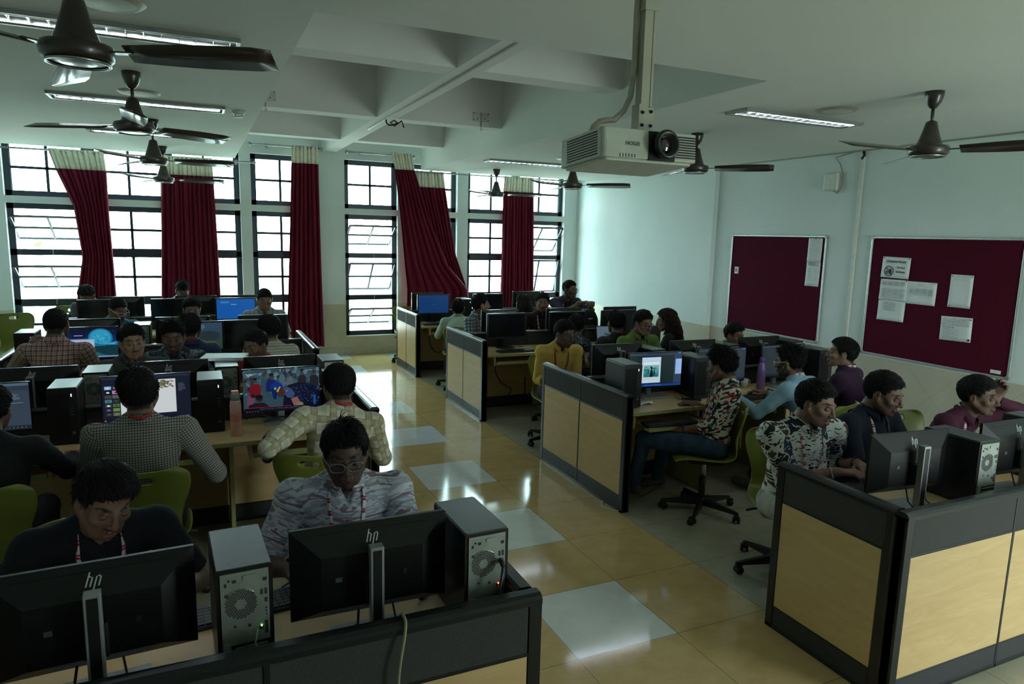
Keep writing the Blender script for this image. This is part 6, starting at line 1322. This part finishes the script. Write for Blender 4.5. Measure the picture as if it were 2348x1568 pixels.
# second right bench
tower(1.41, .62, -1, 'black tower at the aisle end beside the poster screen', rz=-.05); tower(2.16, .70, -1, 'black tower right of the poster screen, blue sheen on its side', rz=-.06); tower(3.56, .70, -1, 'black tower right of the last screen, behind the purple shirt', rz=-.05)
monitor(1.79, .73, -1, 'lit monitor showing a teal torn-paper poster by the aisle panel', 'hp', scr_poster, rz=-.08); monitor(2.49, .73, -1, 'lit monitor with dark editing window behind the jigsaw shirt head', 'hp', scr_dark, rz=-.06); monitor(3.20, .73, -1, 'lit monitor with plain dark window beside the purple bottle', 'hp', scr_editor, rz=-.03)
tower(2.02, 1.15, 1, 'tower lid in the gap left of the raised monitor back, second right bench', rz=.1); tower(2.88, 1.17, 1, 'tower in the far row beside the second raised monitor back', rz=.1); tower(3.70, 1.18, 1, 'tower in the far row nearest the right wall', rz=.06)
monitor(1.72, 1.19, 1, 'monitor back half hidden by the aisle tower, before the yellow shirt', rz=-.02); monitor(2.55, 1.19, 1, 'monitor back facing camera in front of the green shirt', 'hp', scr_azure, rz=-.04); monitor(3.36, 1.19, 1, 'monitor back hiding the crouched person by the right wall', rz=-.02)
# third right bench
monitor(1.63, 3.40, -1, 'dark blank monitor nearest the aisle on the third right bench', 'old'); monitor(2.44, 3.40, -1, 'dark blank monitor behind the yellow and floral shirts', 'old'); monitor(3.18, 3.42, -1, 'dark monitor beside the wall behind the green shirt', 'old')
monitor(1.71, 3.76, 1, 'back-facing monitor peeping over the blank aisle monitor', 'old'); monitor(2.60, 3.78, 1, 'back-facing monitor peeping over the second blank monitor, third right bench', 'old')
monitor(3.45, 3.78, 1, 'back-facing monitor peeping over the dark monitor beside the wall', 'old')
# farthest right bench
monitor(1.55, 5.90, -1, 'monitor showing a plain deep blue screen at the farthest right bench', 'old', scr_blue2); monitor(2.42, 5.88, -1, 'dark monitor under the hem of the swept curtain', 'old'); monitor(3.24, 6.22, 1, 'back-facing monitor under the straight right curtain', 'old')
monitor(1.56, 6.22, 1, 'monitor seen as a thin bright edge behind the deep blue screen', 'old')
tower(2.02, 5.86, -1, 'pale-lidded tower between the deep blue screen and the dark monitor')
# second left bench
monitor(-2.80, .93, -1, 'monitor with a blue gridded drawing at the left edge', 'hp', scr_cad, rz=.02); monitor(-1.94, .95, -1, 'lit monitor with a photo editor and thumbnail strip, behind the check shirt head', 'hp', scr_photo, rz=.02); monitor(-1.13, .94, -1, 'lit monitor showing a cricket player in blue', 'hp', scr_cricket)
tower(-2.38, 1.0, -1, 'black tower with grey lid left of the photo editor screen'); tower(-1.575, .99, -1, 'black tower between photo editor and cricket screens'); tower(-.78, .85, -1, 'tower lid right of the cricket screen, behind a head')
monitor(-2.62, 1.40, 1, 'raised monitor back with slash logo above the blue drawing screen'); monitor(-1.83, 1.41, 1, 'raised monitor back with slash logo above the photo editor screen', 'hp', scr_white); monitor(-1.09, 1.40, 1, 'raised monitor back with slash logo above the cricket screen')
c_ = tower(-2.26, 1.45, 1, 'tower showing its back panel between drawing and photo editor screens'); with_lights(c_, 'red'); tower(-1.46, 1.42, 1, 'tower showing its back panel above the pink bottle, a notebook on its lid'); tower(-.72, 1.45, 1, 'tower with pale lid at the aisle end, farther of the two')
# third left bench
monitor(-2.57, 3.40, -1, 'lit monitor with a moonlit wallpaper behind the orange plaid shirt', 'hp', scr_moon); monitor(-1.66, 3.40, -1, 'lit monitor with a dim green picture behind the blue denim shirt', 'old', scr_green); monitor(-1.22, 3.42, -1, 'dark monitor left of the cream striped shirt', 'old')
monitor(-2.58, 3.80, 1, 'monitor back raised above the moonlit screen', 'old'); monitor(-1.78, 3.80, 1, 'monitor back raised above the dim green screen', 'old'); monitor(-1.01, 3.80, 1, 'monitor back raised above the head of the striped shirt', 'old')
tower(-3.04, 3.52, -1, 'tower with pale lid at the left end, under a green chair back'); tower(-2.15, 3.86, 1, 'pale tower lid right of the moonlit screen'); 
# farthest left bench
monitor(-2.72, 5.80, -1, 'dark monitor in front of the hem of the first curtain', 'old'); monitor(-1.93, 5.80, -1, 'dark monitor in front of the wide curtain', 'old'); monitor(-1.19, 5.80, -1, 'monitor glowing plain bright blue with tiny text', 'old', scr_blue)
monitor(-2.52, 6.18, 1, 'far monitor back with a pale reflection, by the first curtain', 'old'); monitor(-1.66, 6.18, 1, 'far monitor back before the wide curtain', 'old'); monitor(-.98, 6.18, 1, 'far monitor back behind the bright blue screen', 'old')
# empty chairs in view
o = chair(-3.66, 6.15, 285, 'empty green chair with slot at the left wall, the larger one'); o.scale = (.92, .92, 1.1); o = chair(-3.21, 6.75, 265, 'empty green chair behind the first curtain hem, only its top in view'); o.scale = (1, 1, 1.12); chair(1.42, 6.75, 268, 'empty green chair beyond the deep blue screen by the open window')
# keyboards, mice --------------------------------------------------
def keyboard_proto():
    m = MB(); m.rbox(-.22, .22, -.07, .07, 0, .014, KEYS, .008, 3); o = m.build('keyboard', bevel=.002); k = MB()
    for r in range(6):
        for i in range(20):
            if r == 0 and 5 < i < 11: continue
            x = -.208+i*.0212; y = -.06+r*.0205; k.box(x, x+.0185, y, y+.0175, .014, .0195, BLKM)
    k.box(-.10, .02, -.06, -.0425, .014, .0195, BLKM); k.build('keys', o); return o
def mouse_proto():
    m = MB(); m.ball((0, 0, .008), (.031, .055, .026), BLK, 16); o = m.build('mouse'); w_ = MB(); w_.tube([(-.004, .03, .032), (.004, .03, .032)], .006, KEYS, 8); w_.build('scroll_wheel', o); return o
KB = keyboard_proto(); MO = mouse_proto(); index_kids(); ku = set()
for x, y, z, rz, lb in ((1.62, .27, .652, -.05, 'keyboard on the pulled-out tray in front of the jigsaw shirt'), (1.63, 3.12, .74, .04, 'dark keyboard on the third right bench below the blank aisle monitor'), (1.50, 5.55, .74, 0, 'keyboard below the deep blue screen'),
                        (-1.15, 5.52, .74, 0, 'keyboard below the bright blue screen'), (1.66, -1.40, .74, .15, 'keyboard under the hands of the comic print shirt'), (-1.50, -1.47, .74, .1, 'keyboard glimpsed between nearest monitor and tower'), (-1.95, .30, .652, 0, 'keyboard tray piece under the arm of the dark check shirt'), (2.48, .42, .74, .1, 'keyboard by the mug, partly behind the light blue sleeve'), (-1.0, .36, .652, 0, 'keyboard on the tray at the lap of the olive plaid shirt')):
    place(KB, ku, (x, y, z), rz, lb, 'keyboard', 'keyboards')
for x, y, z, lb in ((1.98, 3.16, .752, 'black mouse right of the keyboard below the blank aisle monitor'), (2.86, .50, .752, 'black mouse under the hand of the light blue shirt'), (-1.28, .40, .665, 'black mouse on the tray by the olive plaid shirt')):
    place(MO, ku, (x, y, z-.004), 0, lb, 'mouse', 'computer mice')
# bottles, cup, phone, papers ---------------------------------------
PINK = mat('blush_enamel', (.68, .40, .36), .4); CORAL = mat('coral_band', (.66, .22, .17), .45); MINT = mat('sage_cap', (.14, .20, .17), .5)
bt = empty('water_bottle', 'blush pink metal bottle with coral band on the left desk', 'bottle', (-1.435, .73, .74))
m = MB(); m.lathe([(.001, 0), (.030, 0), (.034, .004), (.034, .20), (.031, .225), (.026, .235)], PINK, 28); m.build('body', bt); m = MB(); m.lathe([(.0343, .095), (.0345, .097), (.0345, .145), (.0343, .147)], CORAL, 28, cap=False); m.build('coral_band', bt)
m = MB(); m.lathe([(.0275, .228), (.029, .232), (.029, .262), (.024, .27), (.001, .27)], MINT, 24); m.build('cap', bt); m = MB(); m.rbox(-.022, .022, -.016, .016, .268, .29, CORAL, .008, 3); m.tube([(.02, 0, .275), (.032, 0, .262), (.03, 0, .245)], .004, MINT, 6); m.build('flip_lid', bt, bevel=.004)
VIO = m_glass('violet_bottle', (.50, .36, .66), .15); VIO2 = mat('violet_cap', (.13, .05, .30), .35)
bt = empty('water_bottle', 'translucent purple bottle standing beside the white mug', 'bottle', (2.905, .67, .74))
VB = mat('violet_body', (.20, .12, .33), .3, coat=.2)
m = MB(); m.lathe([(.001, 0), (.033, 0), (.036, .005), (.036, .17), (.033, .205), (.022, .24), (.018, .25)], VB, 28)
for z in (.05, .11, .165): m.lathe([(.0355, z), (.0372, z+.003), (.0355, z+.006)], VB, 28, cap=False)
m.build('body', bt); m = MB(); m.lathe([(.021, .248), (.022, .25), (.022, .285), (.020, .29), (.001, .29)], VIO2, 24); m.build('cap', bt)
mg = empty('mug', 'small white mug with a round emblem, beside the purple bottle', 'mug', (2.84, .80, .74)); m = MB(); m.lathe([(.001, 0), (.026, 0), (.031, .004), (.036, .075), (.034, .075), (.029, .008), (.001, .006)], WHITEP, 28, cap=False); m.build('cup', mg)
m = MB(); m.tube([(.034, 0, .062), (.055, 0, .058), (.058, 0, .035), (.034, 0, .02)], .0045, WHITEP, 8, T=TR(0, 0, 0, -.2)); m.build('handle', mg); m = MB(); m.tube([(.014*math.cos(a)+.004, -.0345, .042+.017*math.sin(a)) for a in [2*PI*i/18 for i in range(18)]], .0012, GINK, 4, closed=True); m.build('emblem', mg)
m = MB(); m.rbox(-.037, .037, -.077, .077, 0, .008, BLK, .008, 4); o = m.build('phone', loc=(2.04, .545, .740), rot=(0, 0, 1.0), bevel=.0015); tag(o, 'black phone lying on the desk near the poster screen', 'phone'); m = MB(); m.rbox(-.0375, .0375, -.0775, .0775, .002, .006, mat('phone_rim', (.45, .38, .3), .3, .8), .0085, 4); m.build('rim', o)
m = MB(); m.add([(-.06, -.04, .001), (.05, -.05, .001), (.06, .05, .001), (-.05, .05, .001), (0, -.06, .018), (.06, -.02, .02)], [(0, 4, 5, 2, 3), (4, 1, 5)], PAPER); o = m.build('paper_scrap', loc=(1.60, .58, .741)); tag(o, 'curled white paper scrap under the aisle tower', 'paper'); o.modifiers.new('t', 'SOLIDIFY').thickness = .0005
m = MB()
for i in range(6): m.box(-.105+i*.001, .105-i*.001, -.15+i*.001, .15-i*.0012, .0012+i*.0032, .004+i*.0032, PAPER)
m.box(-.106, .106, -.151, .151, .0202, .0222, mat('pale_blue_cover', (.50, .62, .64), .5)); o = m.build('notebook', loc=(-1.46, 1.60, 1.0875), rot=(0, 0, 1.35)); tag(o, 'open pale blue notebook pile on the tower above the pink bottle', 'notebook')
m = MB(); m.tube([(0, 0, 0), (.07, 0, 0)], .010, WHITEP, 14); m.tube([(.07, 0, 0), (.082, 0, 0)], .007, WHITEP, 12); o = m.build('marker_pen', loc=(-.905, -1.60, .751), rot=(0, 0, -2.3+PI)); tag(o, 'blue capped whiteboard marker in front of the end tower', 'marker')
m = MB(); m.tube([(-.045, 0, 0), (.0, 0, 0)], .0105, mat('blue_cap', (.01, .04, .25), .4), 14); m.build('cap', o); m = MB(); m.tube([(.004, 0, 0), (.009, 0, 0)], .0103, CORAL, 14); m.tube([(.016, 0, 0), (.02, 0, 0)], .0103, CORAL, 14); m.build('stripe', o)
# backpack on the third right bench
bp = empty('backpack', 'black backpack with small white lettering held by the person with glasses', 'backpack', (2.99, 3.88, .80)); m = MB()
pr_ = [(-.15, 0), (.15, 0), (.155, .12), (.145, .26), (.10, .345), (.04, .375), (-.04, .375), (-.10, .345), (-.145, .26), (-.155, .12)]; m.prism([(x, z-.06) for x, z in pr_], -.08, .08, mat('backpack_cloth', (.012, .013, .014), .7), 'y'); m.build('main_bag', bp, bevel=.025)
m = MB(); m.prism([(x*.82, .0+z*.42-.04) for x, z in pr_], -.125, -.07, mat('backpack_pocket', (.03, .036, .036), .75), 'y'); m.build('front_pocket', bp, bevel=.02); m = MB(); m.tube([(-.10, -.084, .12), (-.08, -.09, .22), (0, -.092, .262), (.08, -.09, .22), (.10, -.084, .12)], .003, BLKM, 6); m.tube([(-.03, 0, .31), (-.02, 0, .345), (.02, 0, .345), (.03, 0, .31)], .006, BLKM, 6); m.build('zip', bp); m = MB(); m.text('safari', .034, WHITEP, TR(.02, -.083, .20, .0, PI/2), .001); m.build('lettering', bp)
# boxes by the purple girl
m = MB(); m.box(-.06, .06, -.05, .05, 0, .13, mat('blue_grey_carton', (.20, .28, .34), .6)); m.box(-.062, .062, -.052, .052, .12, .132, mat('blue_grey_lid', (.26, .35, .40), .6)); o = m.build('carton', loc=(2.82, 6.22, .92-.18), bevel=.003); tag(o, 'blue-grey carton beside the orange one, far right bench', 'box')
m = MB(); m.box(-.05, .05, -.05, .05, 0, .13, mat('orange_carton_card', (.55, .24, .02), .6)); o = m.build('carton', loc=(2.98, 6.20, .74), bevel=.003); tag(o, 'small orange carton on the far right bench', 'box')
# laptop by the third bench
lp = empty('laptop', 'laptop with a grey-blue screen behind the green shirt shoulder', 'laptop', (2.98, 3.18, .74), -.1); m = MB(); m.rbox(-.17, .17, -.115, .115, 0, .014, SILV, .01, 3); m.build('base', lp); m = MB(); T_ = TR(0, .115, .012, 0, -.25); m.box(-.17, .17, 0, .006, 0, .22, BLKM, T=T_); m.build('lid', lp)
g = MB(); scr_lap(Scr(g, .32, .015, .21, -.001)); g.mats = [SCREEN]; o = g.build('screen_image', lp); o.location = (0, .115, .012); o.rotation_euler = (-.25, 0, 0)
# loose cables -----------------------------------------------------
def cable(pts, r, m_, label):
    P = [Vector(p) for p in pts]; Q = []
    for i in range(len(P)-1):
        p0, p1, p2, p3 = P[max(0, i-1)], P[i], P[i+1], P[min(len(P)-1, i+2)]
        for k in range(6): t = k/6; Q.append(.5*((2*p1)+(p2-p0)*t+(2*p0-5*p1+4*p2-p3)*t*t+(3*p1-p0-3*p2+p3)*t**3))
    Q.append(P[-1]); m = MB(); m.tube(Q, r, m_, 6); tag(m.build('cable'), label, 'cable')
cable([(-1.125, -1.80, .85), (-1.12, -1.84, .80), (-1.10, -1.90, .80), (-1.10, -1.97, .90), (-1.10, -2.005, .920), (-1.105, -2.045, .90), (-1.13, -2.06, .75), (-1.12, -2.055, .55), (-1.13, -2.06, .3)], .005, mat('ivory_cable', (.26, .24, .15), .5), 'ivory display cable hanging over the grey front left partition')
cable([(-.87, -1.80, .745), (-.96, -1.82, .75), (-1.05, -1.86, .746), (-1.15, -1.88, .746), (-1.20, -1.80, .8)], .004, CABLE, 'black cable lying on the front left worktop behind the middle monitor')
cable([(-1.33, -1.78, .78), (-1.31, -1.80, .746), (-1.27, -1.86, .746), (-1.2, -1.93, .746)], .003, CABLE, 'short thin cable under the middle monitor, near the left of its base')
cable([(-1.98, -1.93, .76), (-1.9, -1.95, .78), (-1.98, -1.96, .75), (-2.06, -1.94, .77), (-2.0, -1.95, .76)], .003, CABLE, 'tangle of thin cable behind the nearest monitor column')
cable([(1.98, .70, .75), (1.95, .60, .746), (1.99, .57, .745), (2.01, .63, .75), (2.03, .66, .80), (2.02, .5, .745), (1.93, .40, .745), (1.90, .34, .74), (1.89, .33, .68)], .0025, CABLE, 'black mouse cable looping over the desk beside the poster screen')
cable([(-1.36, 1.02, .76), (-1.28, .98, .80), (-1.18, 1.0, .765), (-1.05, 1.0, .77), (-.95, .98, .80), (-.90, .93, .755), (-.98, .88, .75), (-1.10, .97, .77), (-1.25, .95, .755)], .004, CABLE, 'tangled black cables behind the base of the cricket screen')
cable([(1.40, .38, .35), (1.42, .42, .18), (1.50, .45, .03), (1.62, .50, .01), (1.8, .6, .01)], .003, CABLE, 'thin cable dropping under the desk by the jeans')
cable([(1.55, 3.42, .70), (1.50, 3.40, .5), (1.56, 3.35, .34), (1.70, 3.38, .25), (1.66, 3.40, .12), (1.62, 3.4, .02)], .006, CABLE, 'thick cables looping under the third right worktop')
cable([(1.50, 5.85, .68), (1.46, 5.8, .45), (1.56, 5.78, .30), (1.70, 5.8, .28), (1.75, 5.82, .05)], .006, CABLE, 'cables looping under the farthest right worktop')
cable([(1.20, .28, .01), (1.16, .32, .006), (1.14, .42, .006), (1.20, .5, .006)], .0035, WHITEP, 'white cable poking out from under the aisle partition')
